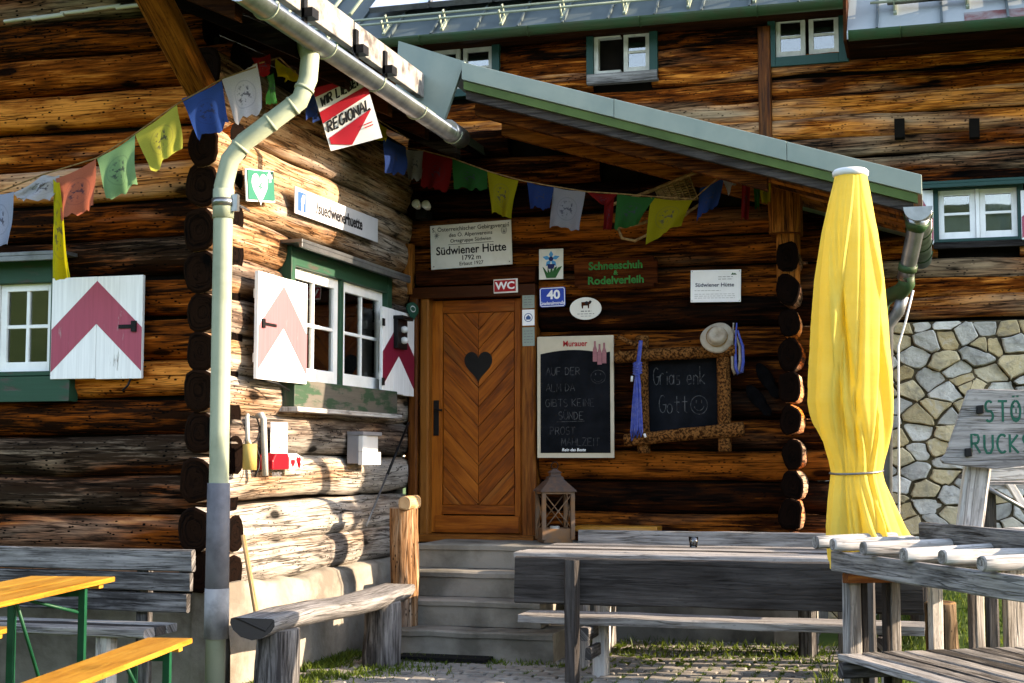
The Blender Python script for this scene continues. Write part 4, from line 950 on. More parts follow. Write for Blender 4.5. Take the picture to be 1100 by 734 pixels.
# old hut sign
S, f_, W_, H_ = sign('hut_sign', PORCH, (462,243), (549,236), (465,290), 'enamel_white', 'old tilted white enamel sign with large black lettering and two emblems above the door', off=.03)
def hut_text(m):
    m.text(f_, 'S. Österreichischer Gebirgsverein', .0, H_*.39, H_*.135, bold=.004, sx=.98)
    m.text(f_, 'des Ö. Alpenvereins', .0, H_*.25, H_*.125, bold=.004); m.text(f_, 'Ortsgruppe Südwien', .0, H_*.12, H_*.115, bold=.004)
    m.text(f_, 'Südwiener Hütte', 0, -H_*.10, H_*.26, bold=.018, sx=.92); m.text(f_, '1792 m', 0, -H_*.28, H_*.155, bold=.014); m.text(f_, 'Erbaut 1927', 0, -H_*.41, H_*.115, bold=.006)
    m.box(f_, -W_*.28,W_*.28,H_*.035,H_*.045,.0002,.0016)
one('lettering', 'ink_dark', S, hut_text)
one('edelweiss_emblem', 'ink_grey', S, lambda m: [m.prism(f_, [(-W_*.42+.030*math.cos(a+d)*q_, H_*.27+.034*math.sin(a+d)*q_) for (d,q_) in ((-.25,.35),(0,1),(.25,.35))]+[(-W_*.42,H_*.27)], .0002,.0012+.0002*k) for k, a in enumerate([2*math.pi*j/9 for j in range(9)])])
one('oval_emblem', 'ink_grey', S, lambda m: (m.stroke(f_, [(W_*.41+.024*math.cos(R(a)),H_*.28+.032*math.sin(R(a))) for a in range(0,375,15)], .004, .002), m.stroke(f_, [(W_*.41+.016*math.cos(R(a)),H_*.28+.022*math.sin(R(a))) for a in range(0,375,15)], .003, .0022), m.prism(f_, [(W_*.41-.008,H_*.23),(W_*.41+.008,H_*.23),(W_*.41,H_*.33)], .0002,.002)))
screws(S, f_, W_, H_)
S, f_, W_, H_ = sign('toilet_sign', PORCH, (530,300.5), (556,299), (531,315.5), 'enamel_white', 'small white sign with WC on a red field at the door lintel', off=.078)
one('red_field', 'enamel_red', S, lambda m: m.box(f_, -W_*.47,W_*.42,-H_*.40,H_*.42,.0002,.0012))
one('lettering', 'sign_white', S, lambda m: m.text(f_, 'WC', -W_*.02, 0, H_*.72, z=.0025, bold=.03, sx=1.12))
S, f_, W_, H_ = sign('flower_plaque', PORCH, (579,268), (605,267), (579,300.5), 'enamel_white', 'white plaque painted with a blue gentian flower on dark log wall', off=.03)
one('blossom', 'flower_blue', S, lambda m: [m.prism(f_, [(0,H_*.16),(.045*math.cos(a-.42),H_*.16+.045*math.sin(a-.42)),(.078*math.cos(a),H_*.16+.072*math.sin(a)),(.045*math.cos(a+.42),H_*.16+.045*math.sin(a+.42))], .0002,.0012+.0002*k) for k, a in enumerate([R(18+72*j) for j in range(5)])])
one('blossom_throat', 'flower_dark', S, lambda m: (m.prism(f_, arc(0,H_*.17,.020,0,330,10), .0022,.003), m.prism(f_, [(-.035,0),(.035,0),(.022,-H_*.16),(-.022,-H_*.16)], .0022,.0032)))
one('leaf', 'leaf_paint', S, lambda m: [m.prism(f_, [(-.02+.02*k,-H_*.46),(.02+.02*k,-H_*.46),(.085*k+.01,-H_*.08),(.06*k,-H_*.12)], .0002,.0024+.0003*j) for j, k in enumerate((-1,-.5,0,.5,1))])
S, f_, W_, H_ = sign('house_number', PORCH, (579.5,309.5), (607,308), (580,330.5), 'enamel_blue', 'blue enamel house number plate reading 40', off=.03, shape=roundrect(.018))
one('rim', 'sign_white', S, lambda m: m.stroke(f_, [(x*.94,y*.92) for x,y in roundrect(.018)(W_,H_)+[roundrect(.018)(W_,H_)[0]]], .006, .0014))
one('lettering', 'sign_white', S, lambda m: (m.text(f_, '40', .01, H_*.10, H_*.62, bold=.03, sx=1.1), m.text(f_, 'Gnadenalmstraße', 0, -H_*.31, H_*.23, bold=.012, sx=.8)))
for k, (t, b_, lab, mt_) in enumerate(((313,331.5,'greyish green sticker at the top of the column beside the door','sheet_pale_green'),(333,350,'white sticker with a round pale blue mark beside the door frame','sign_white'),(352,372,'pale grey green sticker at the bottom of the column beside the door','sheet_pale_green'))):
    S, f_, W_, H_ = sign('sticker', PORCH, (561,t), (574,t-.5), (561,b_), mt_, lab, 'sticker', off=.060, th=.003, bevel=0, group='stickers beside the door')
    if k == 1: one('round_mark', 'facebook_blue', S, lambda m: (m.stroke(f_, [(.034*math.cos(R(a)),.034*math.sin(R(a))) for a in range(0,375,15)], .006, .001), m.box(f_, -.02,.02,-.018,.0,.0002,.0014), m.prism(f_, [(-.024,0),(.024,0),(0,.022)], .0002,.0016)))
    else: one('lettering', 'ink_grey', S, lambda m: lines(m, f_, -W_*.36,W_*.36,[-H_*.3+H_*.15*q_ for q_ in range(4+k//2)], .005))
S, f_, W_, H_ = sign('oval_plaque', PORCH, (612,320), (646,319), (612,344), 'enamel_white', 'white oval plaque with a small brown spotted cow', off=.03, shape=lambda W_,H_: arc(0,0,W_/2,0,350,35,H_/2))
def cow(m):
    c = (0,H_*.16); m.prism(f_, [(c[0]+x*W_,c[1]+y*H_) for x,y in ((-.13,-.02),(-.13,.13),(.10,.14),(.14,.20),(.20,.15),(.17,.06),(.12,.02),(.11,-.16),(.08,-.16),(.07,-.03),(-.07,-.03),(-.08,-.16),(-.11,-.16))], .0002,.0014)
one('cow_mark', 'board_red_brown', S, cow)
one('cow_spot', 'ink_dark', S, lambda m: (m.prism(f_, arc(.01,H_*.24,.016,0,330,9), .0014,.0022), m.prism(f_, arc(W_*.15,H_*.30,.010,0,330,8), .0014,.0022)))
one('lettering', 'ink_grey', S, lambda m: (lines(m,f_,-.04,.05,[-H_*.12],.008), lines(m,f_,-.07,.08,[-H_*.24],.005), lines(m,f_,-.04,.05,[-H_*.34],.004)))
S, f_, W_, H_ = sign('rental_board', PORCH, (617,279), (706,275), (618,311), 'board_red_brown', 'dark red brown wooden board with green lettering for snowshoe and sledge rental', off=.045, th=.025,
    shape=lambda W_,H_: [(-W_/2+.03,-H_/2),(W_/2-.03,-H_/2),(W_/2-.03,-H_/2+.03),(W_/2,-H_/2+.03),(W_/2,H_/2-.03),(W_/2-.03,H_/2-.03),(W_/2-.03,H_/2),(-W_/2+.03,H_/2),(-W_/2+.03,H_/2-.03),(-W_/2,H_/2-.03),(-W_/2,-H_/2+.03),(-W_/2+.03,-H_/2+.03)])
one('lettering', 'letter_green', S, lambda m: (m.text(f_, 'Schneeschuh', 0, H_*.24, H_*.36, bold=.03, sx=.98), m.text(f_, '&', 0, 0, H_*.22, bold=.03), m.text(f_, 'Rodelverleih', 0, -H_*.25, H_*.36, bold=.03, sx=1.04)))
S, f_, W_, H_ = sign('info_sign', PORCH, (742,290.5), (796,289.5), (743,325), 'sign_white', 'clean white printed sign with small type right of the wooden rental board', off=.035)
one('lettering', 'ink_navy', S, lambda m: m.text(f_, 'Südwiener Hütte', -W_*.02, H_*.03, H_*.17, bold=.012, sx=1.02))
one('small_print', 'ink_grey', S, lambda m: (lines(m,f_,-W_*.42,W_*.1,[-H_*.14],.003), lines(m,f_,-W_*.42,W_*.38,[-H_*.25,-H_*.31,-H_*.37],.0025), lines(m,f_,W_*.05,W_*.34,[H_*.28,H_*.21],.004)))
one('logo', 'leaf_paint', S, lambda m: m.prism(f_, [(W_*.30,H_*.34),(W_*.42,H_*.34),(W_*.38,H_*.40),(W_*.36,H_*.37),(W_*.34,H_*.41)], .0002,.0014))
screws(S, f_, W_, H_, .004, .012)
# brewery menu board
S, f_, W_, H_ = sign('menu_board', PORCH, (577,362), (659,360), (579,492), 'board_cream', 'tall black menu board with a cream printed rim and chalk writing right of the door', 'blackboard', off=.075, th=.02)
one('slate', 'slate_black', S, lambda m: m.prism(f_, [(-W_*.455,-H_*.46),(W_*.455,-H_*.46),(W_*.455,H_*.365)]+[(W_*.455-W_*.91*k/10, H_*(.30+.085*math.sin(math.pi*(.22+.62*(1-k/10))))) for k in range(1,11)], .0005,.003))
one('brand_lettering', 'enamel_red', S, lambda m: m.text(f_, 'Murauer', 0, H_*.435, H_*.066, bold=.02, sx=.9))
one('bottle_print', 'paint_pink_pale', S, lambda m: [m.prism(f_, [(x-.018,y),(x+.018,y),(x+.018,y+.10),(x+.008,y+.13),(x+.008,y+.17),(x-.008,y+.17),(x-.008,y+.13),(x-.018,y+.10)], .003,.0042+.0004*k) for k,(x,y) in enumerate(((W_*.26,H_*.285),(W_*.32,H_*.26),(W_*.38,H_*.27)))])
def menu(m):
    q_ = H_*.062
    for (t, x, y, wd) in (('AUF DER',-.38,.18,.0045),('ALM DA',-.38,.045,.003),('GIBTS KEINE',-.39,-.08,.0032),('SÜNDE',-.22,-.185,.004),('PROST',-.33,-.31,.0032),('MAHLZEIT',-.18,-.40,.003)):
        m.hand(f_, t, W_*x, H_*y, q_, wd, sx=.60, z=.0036)
    m.stroke(f_, [(-W_*.24,-H_*.205),(W_*.12,-H_*.20)], .003, .0038)
    m.stroke(f_, [(W_*.30+.062*math.cos(R(a)),H_*.16+.055*math.sin(R(a))) for a in range(0,375,20)], .003, .0037)
    m.stroke(f_, [(W_*.30+.035*math.cos(R(a)),H_*.15+.03*math.sin(R(a))) for a in range(200,345,14)], .003, .0038)
    for sx_ in (-1,1): m.stroke(f_, [(W_*.30+.02*sx_,H_*.175),(W_*.30+.022*sx_,H_*.19)], .006, .0038)
one('chalk_writing', 'chalk', S, menu)
one('slogan', 'sign_white', S, lambda m: m.text(f_, 'Rein das Beste', -W_*.02, -H_*.435, H_*.034, z=.0045, bold=.01, shear=.2))
# log framed blackboard
f_, W_, H_ = frame_px(PORCH, (697,388), (770,386), (698,460), .05)
BB = thing('framed_blackboard', 'blackboard with chalk greeting in a frame of bark covered branches', 'blackboard', f_.o)
one('slate', 'slate_black', BB, lambda m: m.box(f_, -W_/2-.03,W_/2+.03,-H_/2-.03,H_/2+.03,-.012,0))
LP = lambda u,v,off=.095: PORCH.w(*PORCH.at(u,v,off),off)
for a, b_, r_ in ((LP(690,362,.10),LP(692,486,.10),.048),(LP(777,352,.10),LP(778,484,.10),.050),(LP(662,384,.155),LP(789,377,.155),.042),(LP(672,472,.155),LP(798,462,.155),.047)):
    one('frame_branch', 'bark_speckle', BB, lambda m: m.log(a, b_, r_*1.2, random.uniform(.5,.8), .1, n=12, seg=.05, lump=.16, captone=-.3, capgrey=0))
one('twig', 'bark_speckle', BB, lambda m: (m.tube([LP(663,361,.18),LP(676,368,.16),LP(690,372,.11)], [.016,.022,.028], 8), m.tube([LP(664,377,.2),LP(668,383,.19),LP(680,386,.17),LP(690,390,.14)], [.014,.026,.024,.02], 8)))
def greet(m):
    m.hand(f_, 'Grias enk', -W_*.44, H_*.14, H_*.26, .006, sx=.34, z=.002, gap=.1); m.hand(f_, 'Gott', -W_*.36, -H_*.28, H_*.26, .006, sx=.40, z=.003, gap=.1)
    c = (W_*.23,-H_*.17); m.stroke(f_, [(c[0]+.068*math.cos(R(a)),c[1]+.075*math.sin(R(a))) for a in range(0,375,18)], .004, .004); m.stroke(f_, [(c[0]+.04*math.cos(R(a)),c[1]+.045*math.sin(R(a))) for a in range(195,350,14)], .004, .0042)
    for sx_ in (-1,1): m.stroke(f_, [(c[0]+.022*sx_,c[1]+.015),(c[0]+.022*sx_,c[1]+.04)], .005, .0042)
one('chalk_writing', 'chalk', BB, greet)
# side wall signs
S, f_, W_, H_ = sign('web_sign', SIDE, (317,200), (406,235.5), (317,229), 'sign_matt', 'long narrow white sign with a blue square emblem and dark lettering on the side wall', off=.05)
q_ = H_*.36
one('square_emblem', 'facebook_blue', S, lambda m: m.box(f_, -W_*.47,-W_*.47+H_*.70,-H_*.36,H_*.36,.0002,.0012))
one('emblem_letter', 'sign_white', S, lambda m: m.text(f_, 'f', -W_*.47+H_*.40, -H_*.06, H_*.78, z=.0024, bold=.05))
def web(m):
    x = -W_*.27; k = m.text(f_, '/sued', x, -H_*.02, H_*.66, align='LEFT', sx=.96, bold=.012); m.text(f_, 'wienerhuette', x+k+H_*.05, -H_*.02, H_*.66, align='LEFT', sx=.90, bold=.028)
one('lettering', 'ink_dark', S, web)
S, f_, W_, H_ = sign('defibrillator_sign', SIDE, (266,182), (294,185), (266,214), 'sign_teal', 'square turquoise sign with a white heart and lightning bolt', off=.06)
def aed(m):
    h = W_*.30; m.prism(f_, [(-W_*.07+h*(16*math.sin(t)**3)/16, -H_*.06+h*(13*math.cos(t)-5*math.cos(2*t)-2*math.cos(3*t)-math.cos(4*t))/16) for t in [2*math.pi*k/36 for k in range(36)]], .0002,.0014)
    c = (W_*.33,H_*.33); m.box(f_, c[0]-.014,c[0]+.014,c[1]-.040,c[1]+.040,.0002,.0014); m.box(f_, c[0]-.040,c[0]+.040,c[1]-.014,c[1]+.014,.0003,.0018)
one('heart_and_cross', 'sign_white', S, aed)
one('lightning_bolt', 'sign_teal', S, lambda m: m.prism(f_, [(-W_*.02,H_*.10),(-W_*.16,-H_*.08),(-W_*.07,-H_*.08),(-W_*.14,-H_*.26),(.02,-H_*.03),(-W_*.05,-H_*.03),(W_*.04,H_*.10)], .0016,.0026))
one('frame', 'sign_white', S, lambda m: m.box(f_, -W_*.54,W_*.54,-H_*.56,H_*.53,-.018,-.0085))
S, f_, W_, H_ = sign('drop_sign', SIDE, (437,323), (450,326), (437,343), 'sign_teal', 'small dark green drop shaped tag beside the door post', 'tag', off=.09, th=.006, shape=lambda W_,H_: arc(0,H_*.12,W_*.5,-30,210,12,H_*.36)+[(0,-H_*.55)])
S.data.materials[0] = MATS['letter_dark_green']
one('ring', 'sign_white', S, lambda m: m.stroke(f_, [(W_*.2*math.cos(R(a)),H_*.12+H_*.15*math.sin(R(a))) for a in range(0,375,20)], .008, .001))
# regional banner under the eave
by = R(30); bo = P(370,120,Y=8.75)
BF = Fr(bo, (math.cos(by),math.sin(by),0), (0,0,1), (math.sin(by),-math.cos(by),0))
f_, W_, H_ = frame_px(BF, (336,95), (391,82), (347,164), 0)
BN = thing('regional_banner', 'crooked white and red striped banner reading WIR LIEBEN REGIONAL hanging under the eave gutter', 'banner', f_.o)
def bz(x, y): return .018*math.sin(x*7+y*3)
def bsheet(m, poly_fn=None):
    n = 12; i = len(m.v)
    for a in range(n+1):
        for b_ in range(n+1): x = -W_/2+W_*a/n; y = -H_/2+H_*b_/n; m.v.append(f_.w(x,y,bz(x,y)))
    for a in range(n):
        for b_ in range(n): k = i+a*(n+1)+b_; m.face([k,k+n+1,k+n+2,k+1], None,.5,0,True)
one('sheet', 'banner_white', BN, bsheet)
def band(m, p0, p1, p2, p3, z=.004):       # quad on the rippled sheet
    n = 14; i = len(m.v)
    for k in range(n+1):
        t = k/n
        for (a,b_) in ((p0,p1),(p3,p2)):
            x = (a[0]+(b_[0]-a[0])*t)*W_; y = (a[1]+(b_[1]-a[1])*t)*H_; m.v.append(f_.w(x,y,bz(x,y)+z))
    for k in range(n): m.face([i+2*k,i+2*k+2,i+2*k+3,i+2*k+1])
one('red_stripe', 'banner_red', BN, lambda m: (band(m,(-.5,.36),(.5,.5),(.5,.5),(-.5,.5)), band(m,(-.5,-.06),(.5,.20),(.5,.34),(-.5,.12)), band(m,(-.42,-.34),(-.18,-.49),(.44,.06),(-.5,-.28)) if False else band(m,(-.46,-.40),(-.08,-.49),(.46,-.02),(-.46,-.30))))
def btext(m):
    k0 = len(m.v); m.hand(f_, 'WIR LIEBEN', -W_*.43, H_*.19, H_*.135, .013, sx=.50, z=0, gap=.2, slant=.15)
    k1 = len(m.v); m.hand(f_, 'REGIONAL', -W_*.45, -H_*.22, H_*.155, .014, sx=.56, z=0, gap=.16, slant=.15)
    for k in range(k0,len(m.v)):
        l = f_.loc(m.v[k]); y = l[1]+ (l[0]+W_*.45)*.27; m.v[k] = f_.w(l[0],y,bz(l[0],y)+.008+l[2])
one('lettering', 'ink_dark', BN, btext)
one('small_print', 'banner_red', BN, lambda m: [m.box(Fr(f_.w(W_*.22,-H_*.30+.02*k,bz(W_*.22,-H_*.3)+.012), f_.ex+f_.ey*.15,f_.ey,f_.n), 0,W_*.18,0,.007,0,.001) for k in range(2)])
one('cord', 'cable_black', BN, lambda m: [m.tube([f_.w(x,H_*.49,bz(x,H_*.5)),f_.w(x*.9,H_*.49+.22,-.02)], .004, 6) for x in (-W_*.48,W_*.48)])

# ------------------------------------------------------------------ prayer flags
def flag(m, c, Y=None, X=None, dy=0.0, fold=.03, frq=9):    # c: four pixel corners tl, tr, br, bl
    g = [P(u,v,Y=Y,X=X) for u,v in c]; n = 10; i = len(m.v); ph = random.uniform(0,6)
    nn = V((0,-1,0)) if Y is not None else V((1,0,0))
    for a in range(n+1):
        for b_ in range(n+1):
            s_, t = a/n, b_/n
            p = g[0]*(1-s_)*(1-t)+g[1]*s_*(1-t)+g[2]*s_*t+g[3]*(1-s_)*t
            p = p + nn*(fold*t*math.sin(s_*frq+ph+t*1.5) + fold*.5*math.sin(t*5+ph)*t) + V((0,0,1))*(-.012*math.sin(s_*math.pi)*(1-t) + random.uniform(-.004,.004)*t + (random.uniform(-.02,.012) if b_ == n else 0))
            m.v.append(p)
    for a in range(n):
        for b_ in range(n):
            k = i+a*(n+1)+b_; m.face([k,k+n+1,k+n+2,k+1], [(a/n,1-b_/n),((a+1)/n,1-b_/n),((a+1)/n,1-(b_+1)/n),(a/n,1-(b_+1)/n)], .5,0,True)
def flagline(label, pts, flags, Y=None, X=None, pre='flag_'):
    q_ = [P(u,v,Y=Y,X=X) for u,v in pts]
    root = thing('prayer_flag_string', label, 'prayer flags', sum(q_,V())/len(q_), 'prayer flag strings')
    one('cord', 'straw', root, lambda m: m.tube(q_, .005, 6))
    for col, c in flags: one('flag', pre+col, root, lambda m: flag(m, c, Y, X))
    return root
flagline('faded pastel prayer flags strung across the sunlit logs left of the downspout', [(-40,195),(0,206),(45,188),(104,170),(145,144),(190,112),(240,84),(275,72)],
  [('pale',((-12,208),(15,206),(9,262),(-10,268))),('white',((15,207),(46,188),(64,190),(20,214))),('white',((44,190),(64,188),(58,214),(18,215))),('coral',((60,192),(103,171),(104,222),(64,236))),('yellow',((57,192),(64,196),(78,298),(56,300))),
   ('mint',((104,170),(145,145),(147,197),(115,216))),('lemon',((145,144),(190,112),(195,157),(163,184))),('blue',((195,106),(238,87),(248,133),(212,150))),('white',((238,84),(276,68),(284,118),(252,134)))], Y=YA-.38)
flagline('prayer flags in shade-darkened colours under the annex eave', [(272,70),(300,62),(335,95),(400,125),(440,150)],
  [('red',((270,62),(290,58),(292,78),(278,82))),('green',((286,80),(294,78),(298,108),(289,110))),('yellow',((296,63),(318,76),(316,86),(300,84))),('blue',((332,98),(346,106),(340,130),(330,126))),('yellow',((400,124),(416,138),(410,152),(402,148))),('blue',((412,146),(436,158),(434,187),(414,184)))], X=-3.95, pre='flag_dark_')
flagline('prayer flags in shade-darkened colours hung across the dark porch above the door', [(432,158),(455,162),(486,170),(524,184),(560,194),(592,200),(630,206),(662,208),(700,211),(745,214),(775,188),(800,182),(828,190)],
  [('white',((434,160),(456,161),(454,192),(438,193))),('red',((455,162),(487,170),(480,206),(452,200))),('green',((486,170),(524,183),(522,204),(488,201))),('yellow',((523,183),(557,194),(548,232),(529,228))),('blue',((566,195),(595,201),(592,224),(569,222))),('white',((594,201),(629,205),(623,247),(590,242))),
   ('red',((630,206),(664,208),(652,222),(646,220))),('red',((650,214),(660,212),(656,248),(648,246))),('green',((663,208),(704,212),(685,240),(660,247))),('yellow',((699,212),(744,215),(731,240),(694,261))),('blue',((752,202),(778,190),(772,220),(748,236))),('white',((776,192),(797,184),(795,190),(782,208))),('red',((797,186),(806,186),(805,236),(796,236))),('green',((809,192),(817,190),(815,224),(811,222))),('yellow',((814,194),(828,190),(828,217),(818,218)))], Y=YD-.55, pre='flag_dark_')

# ------------------------------------------------------------------ yellow parasol, closed
UY = 8.35
prof = [(187,898,929),(193,897.5,930.5),(215,892,935),(250,884,943),(300,876.5,951),(350,872.5,957),(400,870,961),(432,869.5,961.5),(455,874,960),(478,883,955),(495,890,950),(507,893,947.5),(518,891.5,950),(540,887.5,960),(565,884.5,971),(585,884,980),(600,885,986)]
ub = P(920,600,Y=UY); um = thing('parasol', 'tall yellow parasol folded shut and tied, standing by the rack', 'parasol', (ub.x,UY,0))
def canopy(m):
    N_ = 220; rows = []; M_ = 110
    def itp(v):
        for k in range(len(prof)-1):
            if prof[k][0] <= v <= prof[k+1][0]:
                t = (v-prof[k][0])/(prof[k+1][0]-prof[k][0]); return [prof[k][j]+(prof[k+1][j]-prof[k][j])*t for j in (1,2)]
        return prof[-1][1:]
    for a in range(M_+1):
        s_ = a/M_; v = 187+(600-187)*s_; l, r_ = itp(v); A, B = P(l,v,Y=UY), P(r_,v,Y=UY); c = (A+B)/2; rad = (B-A).length/2
        tie = math.exp(-((v-507)/34)**2); row = []
        for j in range(N_):
            th = 2*math.pi*j/N_ + .75*s_
            def pleat(x, e=.86): x = x%1.0; return x/e if x < e else (1-x)/(1-e)
            a0 = 2*math.pi*j/N_/(2*math.pi)
            f1 = pleat(a0*5+.9*s_+.12*math.sin(s_*5),.95); f2 = pleat(-a0*4+.35+.75*s_, .93); f3 = pleat(a0*11+.3*math.sin(4*s_)+1.1*s_, .6)
            g_ = min(1,s_*2.0+.10)
            cre = sum(d0_*math.exp(-((((a0-q0_-k0_*s_+.5)%1.0)-.5)/w0_)**2) for q0_,k0_,d0_,w0_ in ((.66,.16,.16,.012),(.84,-.10,.13,.010),(.60,.30,.12,.012),(.97,-.16,.12,.010),(.72,-.02,.10,.008)))*g_
            q = rad*(1.12-cre*(1-.5*tie)-(.30*(1-f1**.8)+.17*(1-f2))*g_*(1-.55*tie)-(.045+.06*tie+.06*max(0,s_-.8)/.2)*(1-f3)*g_)
            dz = 0
            if s_ > .92: dz = -.035*math.sin(3*th+1)*(s_-.92)/.08 + .02*math.sin(8*th)*(s_-.92)/.08
            row.append(len(m.v)); m.v.append(c+V((math.cos(2*math.pi*j/N_)*q, math.sin(2*math.pi*j/N_)*q, dz)))
        rows.append((row,s_))
    for a in range(M_):
        for j in range(N_):
            j2=(j+1)%N_; (A,sa),(B,sb_) = rows[a],rows[a+1]
            m.face([A[j],B[j],B[j2],A[j2]], [(j/N_*2,sa*2),(j/N_*2,sb_*2),((j+1)/N_*2,sb_*2),((j+1)/N_*2,sa*2)], .5,0,True)
    m.face([t for t in rows[0][0]])
one('canopy', 'umbrella_yellow', um, canopy)
uc = P(913.5,184,Y=UY); d_ = 8.4/F
one('cap', 'plastic_white', um, lambda m: m.lathe(Fr(uc,(1,0,0),(0,1,0),(0,0,1)), [(.088,-.035),(.101,-.028),(.103,-.006),(.09,.008),(.05,.014),(.002,.016)], 28))
ut = P(920,507,Y=UY)
one('tie_strap', 'zinc_dull', um, lambda m: m.tube([ut+V((math.cos(a)*.146,math.sin(a)*.146,.012*math.sin(a+.6))) for a in [2*math.pi*k/36 for k in range(37)]], .0065, 6, cap=False))
one('pole', 'pale_plank', um, lambda m: m.tube([V((ub.x,UY,.05)),V((uc.x,UY,uc.z-.05))], .026, 12))
one('foot', 'concrete', um, lambda m: m.lathe(Fr((ub.x,UY,0),(1,0,0),(0,1,0),(0,0,1)), [(.26,-.03),(.27,.04),(.22,.075),(.06,.085),(.05,.20),(.03,.2)], 28))

# ------------------------------------------------------------------ bench, table and wall bench on the paving
BY = P(615,733,Z=0).y
bx0, bx1 = P(553,620,Y=BY+.04).x, P(991,620,Y=BY+.04).x
bz1, bz0 = P(600,599,Y=BY+.04).z, P(600,649,Y=BY+.04).z
ben = thing('bench', 'weathered grey wooden bench with a broad dark backrest plank turned away towards the table', 'bench', ((bx0+bx1)/2,BY+.2,0))
one('backrest', 'dark_plank', ben, lambda m: m.plank(Fr((0,BY+.03,0),(1,0,0),(0,0,1),(0,-1,0)), bx0,bx1,bz0,bz1,-.06,0, tone=.4, grey=.3, wob=.008))
one('seat', 'grey_plank', ben, lambda m: m.plank(WORLD, P(558,660,Y=BY+.17).x,P(993,660,Y=BY+.17).x, BY+.13,BY+.46, P(600,671,Y=BY+.13).z,P(600,671,Y=BY+.13).z+.055, tone=.7, grey=.5, wob=.008))
sz = P(600,671,Y=BY+.13).z
UPF = lambda y: Fr((0,y,0),(0,0,1),(1,0,0),(0,1,0))
for u in (615,934):
    x = P(u,690,Y=BY).x
    one('backrest_post', 'dark_plank', ben, lambda m: m.plank(UPF(BY), -.04,bz1-.01,x-.042,x+.042,-.06,.025, grey=.5))
    one('cross_bearer', 'grey_plank', ben, lambda m: m.plank(Fr((x+.07,0,0),(0,1,0),(0,0,1),(1,0,0)), BY+.03,BY+.46,sz-.09,sz-.004,-.03,.03, grey=.5))
    one('leg', 'pale_plank', ben, lambda m: m.plank(UPF(BY+.36), -.03,sz-.01,x+.055,x+.155,-.05,.05, grey=.4))
    one('brace', 'grey_plank', ben, lambda m: m.plank(Fr((x+.10,0,0),(0,1,0),(0,0,1),(1,0,0)), BY+.02,BY+.33,.14,.22,-.02,.02, grey=.4))
TZ = .79; ty0, ty1 = BY+.50, BY+1.62; tx0, tx1 = -2.78, -.22
tab = thing('table', 'long weathered plank table behind the big bench', 'table', ((tx0+tx1)/2,(ty0+ty1)/2,0))
def ttop(m):
    n = 6
    for k in range(n): a = ty0+(ty1-ty0)*k/n; m.plank(WORLD, tx0+random.uniform(-.02,.02),tx1+random.uniform(-.02,.02), a+.004,a+(ty1-ty0)/n-.004, TZ-.045,TZ, grey=.55, wob=.004)
one('tabletop', 'grey_plank', tab, ttop)
for x in (tx0+.42,tx1-.35):
    for y in (ty0+.2,ty1-.25): one('leg', 'pale_plank', tab, lambda m: m.plank(UPF(y), -.03,TZ-.05,x-.05,x+.05,-.05,.05, grey=.4))
    one('cross_bearer', 'grey_plank', tab, lambda m: m.plank(Fr((x,0,0),(0,1,0),(0,0,1),(1,0,0)), ty0+.08,ty1-.08,TZ-.13,TZ-.048,.052,.09, grey=.5))
wy = 11.05
wb = thing('bench', 'low grey bench along the dark porch wall behind the plank table', 'bench', (-1.6,wy,0))
wx0, wx1 = P(622,576,Y=wy).x, P(905,576,Y=wy).x
one('backrest', 'grey_plank', wb, lambda m: m.plank(Fr((0,wy,0),(1,0,0),(0,0,1),(0,-1,0)), wx0,wx1,P(750,590,Y=wy).z,P(750,571,Y=wy).z,-.02,.03, grey=.5))
one('seat', 'grey_plank', wb, lambda m: m.plank(WORLD, wx0,wx1,wy-.36,wy-.04,.40,.45, grey=.5))
for x in (wx0+.25,wx1-.25): one('leg', 'grey_plank', wb, lambda m: (m.plank(UPF(wy-.19), -.03,.395,x-.06,x+.06,-.14,.14, grey=.4)))
for x in (wx0+.25,wx1-.25): one('backrest_post', 'grey_plank', wb, lambda m: (m.plank(UPF(wy+.03), .0,.86,x-.03,x+.03,-.008,.03, grey=.4)))
sy = YD-.16
shz = P(660,571,Y=sy).z
sh = thing('wall_shelf', 'narrow orange wooden shelf board on two dark iron brackets beside the lantern', 'shelf', (P(664,571,Y=sy).x,sy,shz-.1))
one('shelf_board', 'beer_wood', sh, lambda m: m.plank(WORLD, P(621,570,Y=sy).x,P(708,570,Y=sy).x, sy-.10,sy+.12,shz,shz+.045, tone=.35, wob=.003))
for u in (641,688): one('bracket', 'iron_black', sh, lambda m: (m.box(WORLD, P(u,570,Y=sy).x-.02,P(u,570,Y=sy).x+.02,sy-.06,sy+.13,shz-.02,shz-.002), m.box(WORLD, P(u,570,Y=sy).x-.02,P(u,570,Y=sy).x+.02,sy+.10,sy+.14,shz-.16,shz-.021)))
gl_ = P(745,588,Z=TZ); gl_ = V((gl_.x,min(gl_.y,ty1-.2),TZ))
gls = one('drinking_glass', 'glass', None, lambda m: m.lathe(Fr(gl_,(1,0,0),(0,1,0),(0,0,1)), [(.028,.001),(.036,.075),(.033,.075),(.026,.008),(.001,.008)], 18))
tag(gls, 'small clear drinking glass left on the plank table', 'glass')

